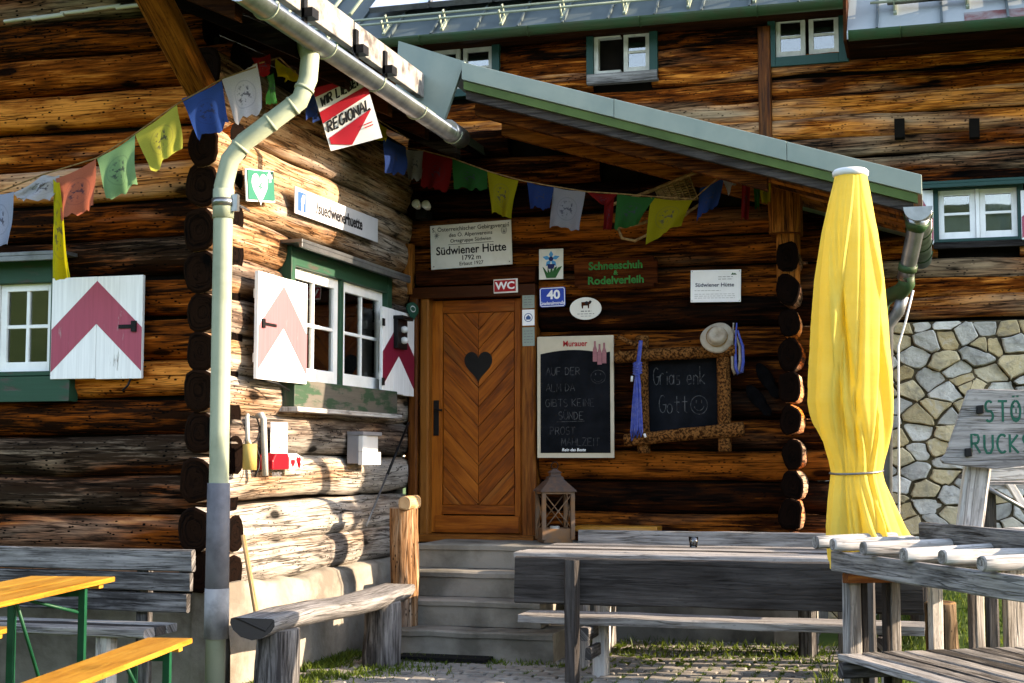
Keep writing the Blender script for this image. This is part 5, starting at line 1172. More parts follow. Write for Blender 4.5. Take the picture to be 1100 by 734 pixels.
# ------------------------------------------------------------------ lantern
lo_ = P(596,560,Y=11.22); lo_.z = .767
LT = thing('lantern', 'rusty brown metal lantern with crossed bars and a pointed roof beside the door', 'lantern', lo_)
dpt = (lo_-CAM).dot(fw)/F; lw = .118; lh = .385; ang = R(28)
LF_ = Fr(lo_, (math.cos(ang),math.sin(ang),0), (-math.sin(ang),math.cos(ang),0), (0,0,1))
def lbody(m):
    m.box(LF_,-lw,lw,-lw,lw,.0,.022)
    for a in (-1,1):
        for b_ in (-1,1): m.box(LF_,a*lw-.016,a*lw+.016,b_*lw-.016,b_*lw+.016,.022,lh)
    m.box(LF_,-lw+.002,lw-.002,-lw+.002,-lw+.015,.022,.11); m.box(LF_,-lw+.002,lw-.002,lw-.015,lw-.002,.022,.11); m.box(LF_,-lw+.002,-lw+.015,-lw,lw,.023,.112); m.box(LF_,lw-.015,lw-.002,-lw,lw,.023,.112)
    m.box(LF_,-lw-.015,lw+.015,-lw-.015,lw+.015,lh,lh+.018)
one('cage', 'lantern_metal', LT, lbody, .002)
def bars(m):
    z0_, z1_ = .115, lh-.005
    for s_ in (-1,1):
        m.tube([LF_.w(-lw+.01,s_*lw,z0_),LF_.w(lw-.01,s_*lw,z1_)], .005, 6); m.tube([LF_.w(lw-.01,s_*lw,z0_),LF_.w(-lw+.01,s_*lw,z1_)], .005, 6)
        m.tube([LF_.w(s_*lw,-lw+.01,z0_),LF_.w(s_*lw,lw-.01,z1_)], .005, 6); m.tube([LF_.w(s_*lw,lw-.01,z0_),LF_.w(s_*lw,-lw+.01,z1_)], .005, 6)
one('crossed_bars', 'lantern_metal', LT, bars)
def lroof(m):
    pr_ = [(lw+.03,lh+.018),(lw+.025,lh+.03),(lw*.52,lh+.115),(lw*.50,lh+.135),(lw*.36,lh+.14),(lw*.34,lh+.165),(lw*.42,lh+.17),(.012,lh+.20)]
    i = len(m.v)
    for r_,z in pr_:
        for a,b_ in ((-1,-1),(1,-1),(1,1),(-1,1)): m.v.append(LF_.w(a*r_,b_*r_,z))
    for k in range(len(pr_)-1):
        for j in range(4): j2=(j+1)%4; m.face([i+4*k+j,i+4*k+j2,i+4*k+4+j2,i+4*k+4+j])
    m.face([i+4*len(pr_)-4+j for j in range(4)])
one('roof', 'lantern_roof', LT, lroof)
one('ring', 'iron_black', LT, lambda m: m.tube([LF_.w(.028*math.cos(R(a)),0,lh+.226+.028*math.sin(R(a))) for a in range(0,375,20)], .004, 6))
one('candle', 'ivory', LT, lambda m: m.lathe(Fr(LF_.w(0,0,.022),LF_.ex,LF_.ey,LF_.n), [(.04,0),(.04,.10),(.036,.105),(.002,.1)], 16))

# ------------------------------------------------------------------ things on the porch wall
def loop_(m, pts, r): m.tube([PORCH.w(*PORCH.at(u,v,o),o) for u,v,o in pts], r, 7)
RP = thing('rope', 'blue rope knotted and hung over the branch frame of the blackboard', 'rope', PORCH.w(*PORCH.at(685,372,.21),.21))
def rope(m):
    for k,(dx,b_) in enumerate(((-3.2,474),(-1.6,470),(0,468),(1.5,471),(3.5,466),(5.0,470))):
        o = .215+.008*(k%3)
        loop_(m, [(688+dx*.3,366,o),(686+dx*.35,385,o),(684.5+dx*.3,398,o),(684+dx*.8,415,o),(682.5+dx*1.0,440,o),(681.5+dx*1.15,b_-10,o),(682.5+dx*1.2,b_,o),(684.5+dx*1.1,b_-6,o),(684.5+dx*.8,430,o),(684+dx*.3,400,o+.01)], .0062)
    for k in range(5): loop_(m, [(680.5,391+2.6*k,.225),(684.5,393+2.6*k,.247),(688.8,390+2.6*k,.23),(685,389+2.6*k,.20),(680.5,391+2.6*k,.215)], .009)
one('strand', 'rope_blue', RP, rope)
one('end_cap', 'plastic_white', RP, lambda m: [loop_(m, p, .010) for p in (((679,404,.23),(678.5,410,.23)),((692,466,.23),(693.5,470,.23)))])
hc = PORCH.w(*PORCH.at(770,363,.20),.20)
hn = V((.15,-.93,.25)).normalized(); hxv = V((1,0,0)); hxv = (hxv-hn*hxv.dot(hn)).normalized(); HF = Fr(hc, hxv, hn.cross(hxv), hn)
HT = thing('felt_hat', 'cream felt hat with a dented crown hung on the blackboard frame', 'hat', hc)
def hat(m):
    prf = [(.125,-.02),(.128,.0),(.118,.012),(.092,.016),(.080,.022),(.074,.05),(.066,.085),(.050,.098),(.03,.088),(.002,.08)]; n = 36; rows = []
    for r_,z in prf:
        row = []
        for j in range(n):
            a = 2*math.pi*j/n; w_ = 1+.05*math.sin(2*a+.6)*(r_/.12); row.append(len(m.v)); m.v.append(HF.w(r_*w_*math.cos(a),r_*w_*1.02*math.sin(a),z+.018*math.sin(2*a)*(r_/.12)**2))
        rows.append(row)
    for i in range(len(rows)-1):
        for j in range(n): j2=(j+1)%n; m.face([rows[i][j],rows[i][j2],rows[i+1][j2],rows[i+1][j]], None,.5,0,True)
one('brim_and_crown', 'felt_cream', HT, hat)
one('hat_band', 'straw', HT, lambda m: m.tube([HF.w(.081*math.cos(R(a)),.081*math.sin(R(a)),.03) for a in range(0,365,12)], .006, 6, cap=False))
GL = thing('leather_straps', 'pair of worn pale leather straps hanging beside the felt hat', 'straps', PORCH.w(*PORCH.at(790,385,.16),.16))
for k,(dx,mt_) in enumerate(((0,'felt_cream'),(3.4,'rope_blue'))):
    one('strap', mt_, GL, lambda m: m.tube([PORCH.w(*PORCH.at(u+dx,v,.15+.02*k),.15+.02*k) for u,v in ((788,347),(787,362),(786.5,378),(787,395),(789.5,402),(793.5,400),(795,388),(794.5,372),(791,362),(789,355))], [.006,.008,.010,.013,.014,.014,.013,.011,.009,.007], 8))
def sole(m, f_, L, W_):
    pts = []
    for k in range(44):
        a = 2*math.pi*k/44; y = math.sin(a); x = math.cos(a)*(1-.18*math.exp(-((y+.18)/.35)**2))*(1 if y > -.2 else .82); pts.append((x*W_/2, y*L/2))
    i = len(m.v); n = len(pts)
    for z,s_ in ((-.03,1),(0,1.02),(.006,.94)):
        for p in pts: m.v.append(f_.w(p[0]*s_,p[1]*s_,z+.018*(p[1]/L*2)**2))
    for r_ in range(2):
        for k in range(n): k2=(k+1)%n; m.face([i+r_*n+k,i+r_*n+k2,i+(r_+1)*n+k2,i+(r_+1)*n+k], None,.5,0,True)
    m.face([i+2*n+k for k in range(n)])
for (u0,v0,u1,v1,lab) in ((814,391,836,428,'upper of two black shoe soles nailed to the logs right of the blackboard'),(803,415,828,447,'lower of two black shoe soles nailed to the logs right of the blackboard')):
    a, b_ = PORCH.w(*PORCH.at(u0,v0,.04),.04), PORCH.w(*PORCH.at(u1,v1,.04),.04); ey = (a-b_).normalized(); c = (a+b_)/2; nn = V((0,-1,0)); f2 = Fr(c, ey.cross(nn), ey, nn)
    L = (a-b_).length
    so_ = one('shoe_sole', 'rubber_black', None, lambda m: sole(m, f2, L, .115)); tag(so_, lab, 'shoe sole', 'shoe soles on the wall')
    one('label_patch', 'plastic_grey', so_, lambda m: m.prism(f2, arc(.012,-L*.12,.012,0,330,10), .006,.010))
    one('heel', 'rubber_black', so_, lambda m: m.prism(f2, arc(0,-L*.33,.040,0,350,18,L*.13), .004,.020))
# wooden snowshoe / back basket among the flags
SN = thing('snowshoe', 'old wooden snowshoe with woven lacing hung high on the porch wall among the flags', 'snowshoe', P(722,215,Y=YD-.35))
sq = lambda u,v,y=YD-.35: P(u,v,Y=y)
one('bow', 'straw', SN, lambda m: m.tube([sq(664,245,YD-.45),sq(668,256,YD-.45),sq(682,259,YD-.43),sq(700,250,YD-.42),sq(730,236),sq(742,226),sq(757,216)], [.012]*7, 8))
one('side_stick', 'straw', SN, lambda m: (m.tube([sq(652,222,YD-.4),sq(700,205),sq(735,190),sq(752,184)], .014, 8), m.tube([sq(664,245,YD-.45),sq(690,240,YD-.42),sq(722,228),sq(738,220)], .012, 8)))
def weave(m):
    A, B, C, D = sq(704,204,YD-.33), sq(741,190,YD-.33), sq(750,214,YD-.33), sq(710,218,YD-.33)
    for k in range(9): t = k/8; m.tube([A.lerp(D,t),B.lerp(C,t)], .009, 6)
    for k in range(7): t = k/6; m.tube([A.lerp(B,t)-V((0,.012,0)),D.lerp(C,t)-V((0,.012,0))], .006, 6)
one('lacing', 'straw', SN, weave)
# twin spotlight
sc_ = P(451,219,Y=YD-.2)
SP = thing('spotlight', 'twin white spotlight fixed in the dark corner above the hut sign', 'spotlight', sc_)
one('base', 'iron_black', SP, lambda m: (m.box(WORLD, sc_.x-.05,sc_.x+.05,sc_.y+.03,sc_.y+.18,sc_.z-.12,sc_.z-.05)))
for u,v in ((446.5,218.5),(457,219.5)):
    c = P(u,v,Y=YD-.28); one('lamp_head', 'plastic_white', SP, lambda m: m.lathe(Fr(c,(1,0,0),(0,.25,1),(0,-1,.25)), [(.012,-.10),(.03,-.06),(.036,-.01),(.037,.0),(.03,.004),(.001,.006)], 18))
    one('arm', 'iron_black', SP, lambda m: m.tube([c+V((0,.08,-.01)),sc_+V((0,.10,-.07))], .008, 6))

# ------------------------------------------------------------------ things on the side wall
SW = lambda u,v,o=.05: SIDE.w(*SIDE.at(u,v,o),o)
x0,x1,y0,y1 = rect(SIDE, 387, 462, 407, 501, .12)
DB = thing('ash_box', 'grey metal wall box with a white lid mounted on the log wall', 'wall box', SIDE.w((x0+x1)/2,y0,.08))
one('body', 'plastic_grey', DB, lambda m: m.box(SIDE, x0,x1,y0+.02,y1-.02,.01,.10), .006)
one('front', 'plastic_white', DB, lambda m: (m.box(SIDE, x0+.004,x1-.004,y0+.01,y1-.17,.101,.14), m.box(SIDE, x0+.004,x0+.10,y1-.169,y1-.045,.101,.14), m.box(SIDE, x0+.101,x1-.004,y1-.169,y1-.045,.101,.115)), .005)
one('lid', 'plastic_grey', DB, lambda m: m.box(SIDE, x0-.004,x1+.004,y1-.044,y1-.015,.01,.145), .005)
x0,x1,y0,y1 = rect(SIDE, 309, 439, 319, 471, .1)
x0,x1,y0,y1 = rect(SIDE, 291, 454, 309, 488, .08)
pn = one('paper_notice', 'paper', None, lambda m: m.box(SIDE, x0,x1,y0,y1,.075,.080)); tag(pn, 'white paper notice with faint writing pinned on the logs above the red box', 'notice')
one('lettering', 'ink_grey', pn, lambda m: [m.hand(SIDE, t, x0+.03, y1-.11-.085*k, .05, .006, sx=.52, z=.081) for k,t in enumerate(('BITTE','SAUBER','HALTEN','DANKE'))])
x0,x1,y0,y1 = rect(SIDE, 291, 487, 309, 504.5, .12); xb_ = SIDE.at(325,497,.12)[0]
FA = thing('first_aid_box', 'red and white box with red hearts on the sunlit log wall', 'box', SIDE.w((x0+xb_)/2,y0,.07))
rr_ = (y1-y0)/2
one('red_case', 'enamel_red', FA, lambda m: m.prism(SIDE, [(x0,y0),(x1,y0),(x1,y1-.03)]+[(x1-.03,y1),(x0+.05,y1),(x0,y1-.05)], .02,.135), .008)
one('white_case', 'plastic_white', FA, lambda m: m.prism(SIDE, [(x1+.002,y0),(xb_,y0),(xb_,y0+rr_*1.0),(xb_-.03,y0+rr_*1.6),(xb_-.10,y1),(x1+.002,y1)], .02,.125), .008)
one('heart_mark', 'enamel_red', FA, lambda m: [m.prism(SIDE, [(cx+h*(16*math.sin(t)**3)/16, cy+h*(13*math.cos(t)-5*math.cos(2*t)-2*math.cos(3*t)-math.cos(4*t))/16) for t in [2*math.pi*k/24 for k in range(24)]], .1252,.1285) for cx,cy,h in (((x1*2+xb_)/3-.01,y0+rr_*.8,.032),((x1+xb_*2)/3+.0,y0+rr_*1.05,.036),((x1+xb_*2)/3+.01,y0+rr_*.5,.026))])
BR = thing('paint_roller', 'yellow roller on a thin white bent handle hanging on the log wall', 'roller', SW(268,490,.1))
one('sleeve', 'yellow_foam', BR, lambda m: m.tube([SW(268.5,477,.11),SW(268,505,.11)], .045, 16))
one('handle', 'ivory', BR, lambda m: m.tube([SW(268.5,478,.11),SW(266,472,.11),SW(265.5,448,.10),SW(266,446,.08)], .014, 8))
one('loop', 'cable_black', BR, lambda m: m.tube([SW(266,447,.07),SW(276,449,.09),SW(280,462,.09),SW(276,473,.09),SW(270,478,.1)], .006, 6))
BT = thing('white_rod', 'white rod with a hooked top hanging between the roller and the notice', 'rod', SW(284,480,.1))
one('shaft', 'ivory', BT, lambda m: m.tube([SW(277,447,.06),SW(281,446,.10),SW(283,450,.11),SW(284,480,.11),SW(285,511,.11)], .021, 10))
one('loop', 'cable_black', BT, lambda m: m.tube([SW(275,480,.09),SW(279,492,.09),SW(278,503,.09),SW(274,512,.09)], .006, 6))
ST = one('walking_stick', 'raw_wood', None, lambda m: m.tube([V((XS+.14,P(261,575,X=XS+.14).y,P(261,575,X=XS+.14).z)), P(268,615,X=XS+.20), P(275,658,X=XS+.26), P(283,712,X=XS+.34)], [.014,.016,.016,.015], 9)); tag(ST, 'thin pale wooden stick leaning on the plinth behind the log bench', 'stick')
TP = thing('trekking_pole', 'thin dark pole hung slantwise on the logs beside the door frame', 'pole', P(395,562,X=XS+.10))
one('shaft', 'zinc_dull', TP, lambda m: m.tube([P(393,566,X=XS+.09),P(416,510,X=XS+.09)], .008, 8))
one('upper_shaft', 'iron_black', TP, lambda m: m.tube([P(416,510,X=XS+.09),P(439,454,X=XS+.09)], .011, 8))
TH = thing('wall_lamp', 'small black wall lamp with white globes fixed on the dark red shutter beside the door', 'lamp', SW(434,360,.12))
tx0_,tx1_,ty0_,ty1_ = rect(SIDE, 428.5, 344, 439, 375, .12)
one('case', 'iron_black', TH, lambda m: (m.box(SIDE, tx0_,tx1_,ty0_,ty1_,.073,.11), m.box(SIDE, tx0_-.01,tx1_+.01,ty1_,ty1_+.03,.073,.16)), .004)
one('globe', 'plastic_white', TH, lambda m: [m.lathe(Fr(SIDE.w((tx0_+tx1_)/2,ty0_+.07+.09*k,.125),SIDE.ex,SIDE.n,SIDE.ey), [(.001,-.03),(.03,-.02),(.036,.0),(.03,.02),(.001,.03)], 14) for k in range(2)])

# ------------------------------------------------------------------ log bench and post by the steps
lz = P(275,664,Y=7.62).z
LB = thing('log_bench', 'rough split log bench on two stumps in front of the sunlit plinth', 'bench', (-3.78,8.8,0))
def halflog(m):
    A, B = V((-3.785,7.60,lz)), V((-3.735,9.86,lz)); d = (B-A).normalized(); sd2 = d.cross(V((0,0,1))).normalized(); n = 26; rows = []; hw_ = .142; ou = 3
    pf = [(-1,-.25),(-.97,-.04),(-.85,0),(-.4,.012),(.1,.0),(.55,.012),(.88,.0),(1,-.05),(1.02,-.3),(.85,-.62),(.45,-.9),(0,-1),(-.5,-.86),(-.85,-.58)]
    for i in range(n+1):
        t = i/n; c = A.lerp(B,t); k = 1+.05*mn.noise(V((t*5,3,1)))
        if t > .93: k *= 1-(t-.93)*2.2
        row = []
        for j,(a,b_) in enumerate(pf):
            row.append(len(m.v)); m.v.append(c+sd2*(a*hw_*k+.012*mn.noise(V((t*7,j,2))))+V((0,0,b_*.125*(1 if b_ < -.1 else 1)+.008*mn.noise(V((t*6,j*.7,8)))+ .012*math.sin(t*7))))
        rows.append(row)
    for i in range(n):
        for j in range(len(pf)): j2=(j+1)%len(pf); m.face([rows[i][j],rows[i][j2],rows[i+1][j2],rows[i+1][j]][::-1], [(i*.09,j*.07),(i*.09,j*.07+.07),(i*.09+.09,j*.07+.07),(i*.09+.09,j*.07)][::-1], .6,.75,True)
    m.face(rows[0], [(j*.02,.2*math.hypot(*pf[j])) for j in range(len(pf))], -.6,.5); m.face(rows[-1][::-1], None, 0,.5)
one('seat', 'grey_plank', LB, halflog)
def stump(m, x, y, r, h, z0_=-.03, tone=.3, grey=.7): m.log(V((x,y,z0_)), V((x,y,h)), r, tone, grey, n=18, seg=.06, lump=.14, taper=.94, captone=-.2, capgrey=.7)
for (x,y) in ((-3.75,7.84),(-3.72,9.50)): one('stump', 'grey_plank', LB, lambda m: stump(m, x, y, .13, lz-.09))
pc_ = P(434,560,Y=10.15)
LPo = thing('log_post', 'short upright log post with split bark standing beside the steps', 'post', (pc_.x,10.15,0))
one('trunk', 'log_bleached', LPo, lambda m: stump(m, pc_.x, 10.15, .112, P(434,546,Y=10.15).z, tone=.5, grey=.05))
rl = P(437.5,539,Y=10.1)
rlog = one('round_billet', 'raw_wood', None, lambda m: m.log(rl+V((0,-.07,-.003)), rl+V((0,.16,-.003)), .055, .8, 0, n=18, seg=.05, lump=.05, captone=-.5, capgrey=0)); tag(rlog, 'small round log billet lying on top of the log post', 'billet')

# ------------------------------------------------------------------ beer garden set on the left
BZ = .77
A_, B_ = P(124,619.5,Z=BZ), P(44,616.5,Z=BZ); L0 = P(0,647,Z=BZ)
dn = (L0-A_); dn.z = 0; dn.normalize(); wn = V((dn.y,-dn.x,0)); 
if wn.dot(B_-A_) < 0: wn = -wn
bw = .50
TF = Fr(V((A_.x,A_.y,0)), wn, dn, (0,0,1))
GT = 'beer garden tables and benches'
BTb = thing('beer_table', 'folding beer table with an orange varnished top and green steel legs', 'table', TF.w(.25,1.1,0))
one('tabletop', 'beer_wood', BTb, lambda m: [m.box(TF, bw/3*k+.001,bw/3*(k+1)-.001,0,2.2,BZ-.028,BZ,tone=.4+.2*k,grain=1) for k in range(3)], .004)
one('edge_batten', 'beer_wood', BTb, lambda m: (m.box(TF,.03,bw-.03,.10,.16,BZ-.055,BZ-.029,grain=0), m.box(TF,.03,bw-.03,2.04,2.10,BZ-.055,BZ-.029,grain=0)), .003)
def steel(m, f_, w0, w1, y, zt, bx_):
    for x in (w0,w1): m.box(f_, x-.018,x+.018,y-.018,y+.018,0,zt)
    m.box(f_, w0+.018,w1-.018,y-.014,y+.014,.10,.135); m.box(f_, w0+.018,w1-.018,y-.014,y+.014,zt-.05,zt-.015)
    m.tube([f_.w((w0+w1)/2,y,.14),f_.w((w0+w1)/2,y+bx_,zt+.005)], .010, 8)
for y,bx_ in ((.34,.42),(1.86,-.42)): one('leg_frame', 'green_steel', BTb, lambda m: (steel(m, TF, .05, bw-.05, y, BZ-.03, bx_), m.tube([TF.w(.05,y,.60),TF.w(bw-.05,y+bx_*.6,BZ-.035)], .009, 8)))
def beer_bench(label, c, zb, w_=.25, off=0):
    f_ = Fr(V((c.x,c.y,0)), wn, dn, (0,0,1))
    b_ = thing('beer_bench', label, 'bench', f_.w(w_/2,1.1,0), GT)
    one('seat', 'beer_wood', b_, lambda m: m.box(f_, 0,w_,0,2.2,zb-.028,zb,grain=1,tone=.5), .004)
    one('edge_batten', 'beer_wood', b_, lambda m: (m.box(f_,.02,w_-.02,.10,.16,zb-.055,zb-.029,grain=0), m.box(f_,.02,w_-.02,2.04,2.10,zb-.055,zb-.029,grain=0)), .003)
    for y,bx_ in ((.30,.38),(1.9,-.38)): one('leg_frame', 'green_steel', b_, lambda m: steel(m, f_, .035, w_-.035, y, zb-.03, bx_))
beer_bench('orange folding beer bench with green legs in front of the beer table', P(207,685.5,Z=.48), .48)
beer_bench('orange folding beer bench between the beer table and the grey wall bench', P(15,673,Z=.48), .48)
gy = YA-.42
WBn = thing('bench', 'grey slatted bench with a three board backrest against the front log wall', 'bench', (P(60,650,Y=gy).x,gy,0))
ge = P(205,600,Y=gy).x
for t, b_, r_ in ((589,612,206),(613.5,633,204),(635.5,655.5,201)):
    one('backrest_board', 'grey_plank', WBn, lambda m: m.plank(Fr((0,gy,0),(1,0,0),(0,0,1),(0,-1,0)), ge-2.7,P(r_,600,Y=gy).x,P(100,b_,Y=gy).z,P(100,t,Y=gy).z,-.045,.0, grey=.55, wob=.004))
gz_ = P(150,668,Y=gy-.06).z
def wseat(m):
    for k in range(3): m.plank(WORLD, ge-2.7,ge-.06,gy-.42+.13*k,gy-.42+.13*k+.12,gz_-.05,gz_, grey=.5, wob=.004)
one('seat', 'grey_plank', WBn, wseat)
for x in (ge-.35,ge-1.5,ge-2.5):
    one('leg', 'pale_plank', WBn, lambda m: m.plank(UPF(gy-.34), 0,gz_-.055,x-.05,x+.05,-.05,.05, grey=.4))
    one('backrest_post', 'grey_plank', WBn, lambda m: m.plank(UPF(gy+.075), 0,P(100,592,Y=gy).z,x-.045,x+.045,-.028,.03, grey=.4))

# ------------------------------------------------------------------ rack for poles and rucksacks on the right
c0 = P(899,592,Z=.945); tt_ = V((.314,-.949,0))
RK = Fr(V((c0.x,c0.y,0)), (.858,.513,0), (-.513,.858,0), (0,0,1))
RC = thing('rucksack_rack', 'weathered wooden rack with round pegs on top and a slatted shelf for rucksacks', 'rack', RK.w(.7,-1.0,0))
one('front_rail', 'grey_plank', RC, lambda m: m.plank(Fr(RK.w(0,0,0),-RK.ey,RK.n,-RK.ex), -.03,2.6,.835,.945,-.022,.022, grey=.5, tone=.6))
one('end_rail', 'grey_plank', RC, lambda m: m.plank(Fr(RK.w(0,0,0),RK.ex,RK.n,-RK.ey), .03,2.0,.84,.935,-.03,.012, grey=.5))
pegs = [(866,573),(880,579),(909,585),(943,590),(979,595),(1020,600),(1062,604.5),(1106,610),(1156,617)]
one('corner_block', 'frame_wood', RC, lambda m: m.plank(Fr(RK.w(.03,-.02,0),RK.ex,RK.n,RK.ey), .0,.42,.775,.834,-.05,.02, tone=.6))
for k,(u,v) in enumerate(pegs):
    y = .50-.40*k if k < 2 else -.08-.355*(k-2)
    if k < 1: continue
    one('peg', 'pale_plank', RC, lambda m: m.log(RK.w(-.07+random.uniform(-.015,.015),y,.985), RK.w(.415,y+.01,.99), .037, random.uniform(.55,.85), .55, n=14, seg=.08, lump=.05, captone=.5, capgrey=.7, taper=1.05))
yi = RK.loc(P(997,575,Z=1.03))[1]
one('inner_board', 'grey_plank', RC, lambda m: m.plank(Fr(RK.w(.44,0,0),-RK.ey,RK.n,-RK.ex), -yi,2.6,.955,1.10,-.022,.022, grey=.5, tone=.4))
def tray(m):
    for k in range(7): m.plank(Fr(RK.w(.47+.155*k,0,0),-RK.ey,RK.ex,RK.n), -yi-.02,2.55,.0,.148,1.03,1.062, grey=.5)
one('top_board', 'pale_plank', RC, tray)
SHZ = .40
def slats(m):
    for k in range(12): m.plank(Fr(RK.w(.0+.135*k,0,0),-RK.ey,RK.ex,RK.n), -.02+random.uniform(-.01,.01),2.4,.0,.112,SHZ-.035,SHZ, grey=.55)
one('slatted_shelf', 'grey_plank', RC, slats)
one('shelf_bearer', 'grey_plank', RC, lambda m: (m.plank(Fr(RK.w(0,-.06,0),RK.ex,RK.n,-RK.ey), -.02,1.6,SHZ-.12,SHZ-.037,-.03,.02, grey=.5)))
RKV = Fr(RK.w(0,.03,0), RK.ex, (0,0,1), -RK.ey)
def rpost(u, wd, z0_, z1_, dy=0.0, dp=.05, mt_='pale_plank'):
    x = RKV.at(u,680)[0]
    return one('post', mt_, RC, lambda m: m.plank(Fr(RK.w(x,dy,0),RK.n,RK.ex,-RK.ey), z0_,z1_,-wd/2,wd/2,-dp,.0, grey=.45, wob=.004))
rpost(915,.085,-.03,.838,dy=-.012,dp=.07)
for u,wd in ((963,.065),(1008,.075),(1054,.06),(1093,.13),(1145,.08)): rpost(u,wd,-.03,.839,dy=.03)
for u in (955,1047.5): one('bark_edge', 'dark_plank', RC, lambda m: m.plank(Fr(RK.w(RKV.at(u,680)[0],.036,0),RK.n,RK.ex,-RK.ey), .0,.83,-.016,.016,-.04,.003))
one('bark_edge', 'dark_plank', RC, lambda m: m.plank(Fr(RK.w(RKV.at(930,680)[0],.03,0),RK.n,RK.ex,-RK.ey), -.03,.82,-.018,.018,-.05,.0))
one('post', 'pale_plank', RC, lambda m: m.plank(Fr(RK.w(.02,-2.4,0),RK.n,RK.ex,-RK.ey), -.03,.836,-.05,.05,-.07,.0, grey=.4))
# sign for poles and rucksacks
sy_ = P(1045,568,Z=1.06).y
_pl = Fr(RK.w(.53,0,0), -RK.ey, (0,0,1), -RK.ex); _q = _pl.at(1045,565); sdp = (_pl.w(*_q)-CAM).dot(fw)
def SG(u, v, d=sdp): return CAM+ray(u,v)*(d/F)
sa = R(-4); sf_o = SG(1105,462,sdp-.06)
SFr = Fr(sf_o, rt*math.cos(sa)+V((fw.x,fw.y,0)).normalized()*math.sin(sa), (0,0,1), -(V((fw.x,fw.y,0)).normalized())*math.cos(sa)+rt*math.sin(sa))
px2 = (sdp-.06)/F
WS = thing('wooden_sign', 'weathered wooden board on a short post with green hand painted letters above the rack', 'sign', SG(1041,590))
one('board', 'grey_plank', WS, lambda m: m.prism(SFr, [((u-1105)*px2,-(v-462)*px2) for u,v in ((1012,494),(1018,487),(1043,419),(1048,417.5),(1100,419),(1168,417),(1188,421),(1186,470),(1190,497),(1150,502),(1100,500.5),(1070,504),(1040,501),(1015,498))], -.045,0, .75,.5), .005)
one('lettering', 'letter_dark_green', WS, lambda m: (m.hand(SFr, 'STÖCKE', -46*px2, 9*px2, 22*px2, .012, sx=.45, z=.002, gap=.42, jit=.02), m.hand(SFr, 'RUCKSÄCKE', -61*px2, -24.5*px2, 19.5*px2, .012, sx=.50, z=.002, gap=.38, jit=.02)))
def oface(m):
    cx, cy = (-46+22*.45*1.42*2+5)*px2, 20*px2
    for sx_ in (-1,1): m.stroke(SFr, [(cx+sx_*2.6*px2,cy+4*px2),(cx+sx_*2.6*px2,cy+6.5*px2)], .010, .0035)
    m.stroke(SFr, [(cx,cy+3*px2),(cx,cy-2*px2)], .007, .0036); m.stroke(SFr, [(cx+4.2*px2*math.cos(R(a)),cy-3*px2+5*px2*math.sin(R(a))) for a in range(200,345,16)], .008, .0037)
one('smiling_face', 'letter_dark_green', WS, oface)
one('bolt', 'iron_black', WS, lambda m: [m.box(Fr(SFr.w((u-1105)*px2,-(v-462)*px2,0),SFr.ex+SFr.ey*.1,SFr.ey,SFr.n), -.019,.019,-.022,.022,.0,.018) for u,v in ((1054,440),(1040.5,486))], .005)
def spost(m):
    a, b_ = SG(1041,590,sdp), SG(1056,470,sdp); d = (b_-a).normalized(); f2 = Fr(a, d, SFr.ex, SFr.n); L = (b_-a).length
    m.plank(f2, 0, L, -.064,.064,-.09,-.0, tone=.6, grey=.45)
one('post', 'pale_plank', WS, spost)
stp = P(1013,716,Z=.06)
SB = one('stump', 'bark_wood', None, lambda m: (m.log(V((stp.x,stp.y,-.04)), V((stp.x,stp.y,P(1013,648,Y=stp.y).z)), .115, .5, .6, n=20, seg=.05, lump=.22, captone=-.3, capgrey=.7))); tag(SB, 'cracked weathered tree stump standing in the grass behind the rack', 'stump')
st2 = P(990,690,Z=.10)
SB2 = one('stump', 'dark_plank', None, lambda m: (m.log(V((st2.x,st2.y+.1,-.04)), V((st2.x,st2.y+.1,.56)), .085, .4, .4, n=16, seg=.05, lump=.2))); tag(SB2, 'narrow dark log upright beside the cracked tree stump', 'stump')
# slatted wooden frame by the stone wall
ca = SG(1060,548,9.6); cy_ = Fr(ca, (.97,.24,0), (-.24,.97,0), (0,0,1))
HC = thing('folding_chair', 'folded pale wooden garden chair with a metal tube behind the sign post', 'chair', V((ca.x,ca.y,gz(ca.x,ca.y))))
for k in range(4): one('slat', 'pale_plank', HC, lambda m: m.plank(cy_, -.02,1.1,.16*k,.16*k+.13,.14+.02*k,.17+.02*k, grey=.4))
one('side_rail', 'pale_plank', HC, lambda m: m.plank(Fr(cy_.w(0,-.02,0),cy_.ex,cy_.n,-cy_.ey), -.05,1.15,.20,.29,-.02,.02, grey=.4))
one('diagonal_brace', 'pale_plank', HC, lambda m: m.plank(Fr(cy_.w(.25,-.03,.0),V(cy_.ex)*.5+V((0,0,-1))*.85,cy_.ex,-cy_.ey), -.2,.25,-.03,.03,-.02,.02, grey=.4))
one('tube', 'zinc_dull', HC, lambda m: m.tube([cy_.w(-.08,-.06,.19),cy_.w(.24,-.1,-.0)], .014, 8))
one('tube_end', 'iron_black', HC, lambda m: m.tube([cy_.w(.23,-.1,.005),cy_.w(.27,-.105,-.02)], .032, 12))
for x in (.1,1.0): one('leg', 'dark_plank', HC, lambda m: m.plank(Fr(cy_.w(x,.3,0),cy_.n,cy_.ex,cy_.ey), gz(ca.x+.3,ca.y+.3)-ca.z-.05,.15,-.04,.04,-.04,.04))

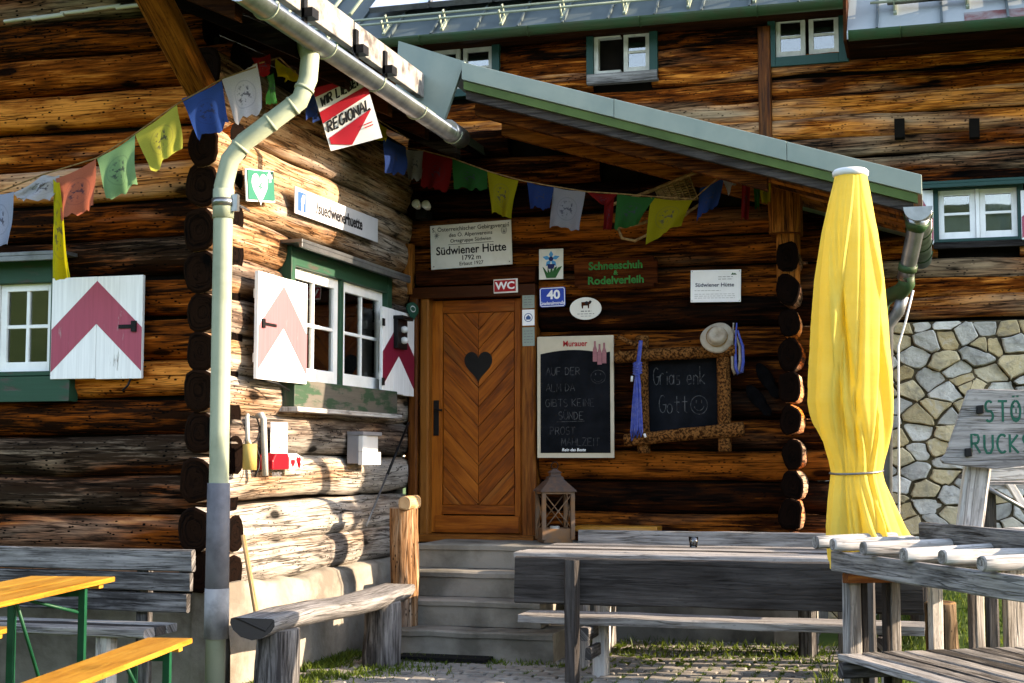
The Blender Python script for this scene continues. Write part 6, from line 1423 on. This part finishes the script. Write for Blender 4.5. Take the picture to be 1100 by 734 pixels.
# ------------------------------------------------------------------ kerb stones, stepping slabs, grass
mb = MB(); y = 6.2; k = 0
while y < 9.9:
    l = random.uniform(.22,.34); x = -.60+random.uniform(-.015,.015)
    mb.plank(Fr((x,y,0),(0,1,0),(1,0,0),(0,0,1)), 0,l-.02,-.055,.055,-.1,.03+random.uniform(-.012,.012), wob=.02, seg=.08); y += l
tag(mb.build('kerb', 'kerb_stone', origin=(0,0,0)), kind='structure')
mb = MB()
for k in range(7): mb.plank(Fr((-.30+.03*k+random.uniform(-.03,.03),6.7+.42*k,0),(1,0,0),(0,1,0),(0,0,1)), -.18,.26,0,.30,-.08,.012, wob=.03, seg=.08)
tag(mb.build('path', 'kerb_stone', origin=(0,0,0)), kind='structure')
def blades(m, n, fn, h0, h1, w_=.006):
    for _ in range(n):
        p = fn()
        if p is None: continue
        x, y, z = p; a = random.uniform(0,6.28); h = random.uniform(h0,h1)*random.uniform(.5,1); d = V((math.cos(a),math.sin(a),0)); ln = V((random.gauss(0,.4),random.gauss(0,.4),0))*h
        i = len(m.v); b = V((x,y,z)); ww = w_*random.uniform(.6,1.3)
        m.v += [b-d*ww, b+d*ww, b+ln*.4+V((0,0,h*.6))+d*ww*.7, b+ln*.4+V((0,0,h*.6))-d*ww*.7, b+ln+V((0,0,h))]
        t = random.random(); m.face([i,i+1,i+2,i+3],None,t); m.face([i+3,i+2,i+4],None,t)
def leaves(m, n, fn, r0, r1):       # broad weed leaves
    for _ in range(n):
        x, y, z = fn(); k = random.randint(4,8); c = V((x,y,z))
        for j in range(k):
            a = random.uniform(0,6.28); l = random.uniform(r0,r1); d = V((math.cos(a),math.sin(a),random.uniform(.2,1.1))).normalized()*l; s_ = V((-math.sin(a),math.cos(a),0))*l*.28; i = len(m.v)
            m.v += [c, c+d*.5+s_, c+d+V((0,0,-l*.15)), c+d*.5-s_]; m.face([i,i+1,i+2,i+3],None,random.uniform(.3,1))
def rnd(x0,x1,y0,y1,z=-.02):
    def f_():
        x, y = random.uniform(x0,x1), random.uniform(y0,y1); return (x,y,z)
    return f_
mb = MB()
def lawn():
    x, y = random.uniform(-.48,5), 7.2+random.random()**1.3*6.0
    return (x,y,gz(x,y)-.005)
blades(mb, 42000, lawn, .03,.09,.005)
tag(mb.build('lawn_grass', 'grass_blade', origin=(0,0,0)), kind='stuff', label=None)
mb = MB()
def strip():
    y = random.uniform(8.3,10.0); w_ = .12+.5*ss((y-8.2)/1.2)*ss((10.3-y)/.6); x = -4.2+abs(random.gauss(0,.5))*w_*1.3
    if mn.noise(V((x*4,y*4,3))) < -.12: return None
    return (x,y,-.02)
blades(mb, 9000, strip, .02,.08)
def joint():
    k = random.randint(8,21); x = PX0+pw*k+random.gauss(0,.012)+.0; y = random.uniform(6.4,10.8)
    if mn.noise(V((x*2.2,y*2.6,9))) < -.02-.32*(x+2.2): return None
    return (x,y,-.022)
blades(mb, 30000, joint, .012,.045,.004)
blades(mb, 1500, rnd(-2.9,-.7,10.4,11.3), .03,.10); blades(mb, 900, rnd(-3.9,-2.4,9.72,9.88), .02,.07); blades(mb, 900, rnd(-.75,-.50,6.8,10), .04,.16)
leaves(mb, 200, rnd(-2.6,-.75,10.0,11.1), .03,.08); leaves(mb, 26, rnd(-2.6,-2.2,9.3,9.9), .02,.05); leaves(mb, 20, rnd(-4.0,-3.5,8.6,9.8), .03,.07); leaves(mb, 40, rnd(-.55,.3,7.0,9.6), .04,.1)
tag(mb.build('weeds', 'grass_blade', origin=(0,0,0)), kind='stuff')
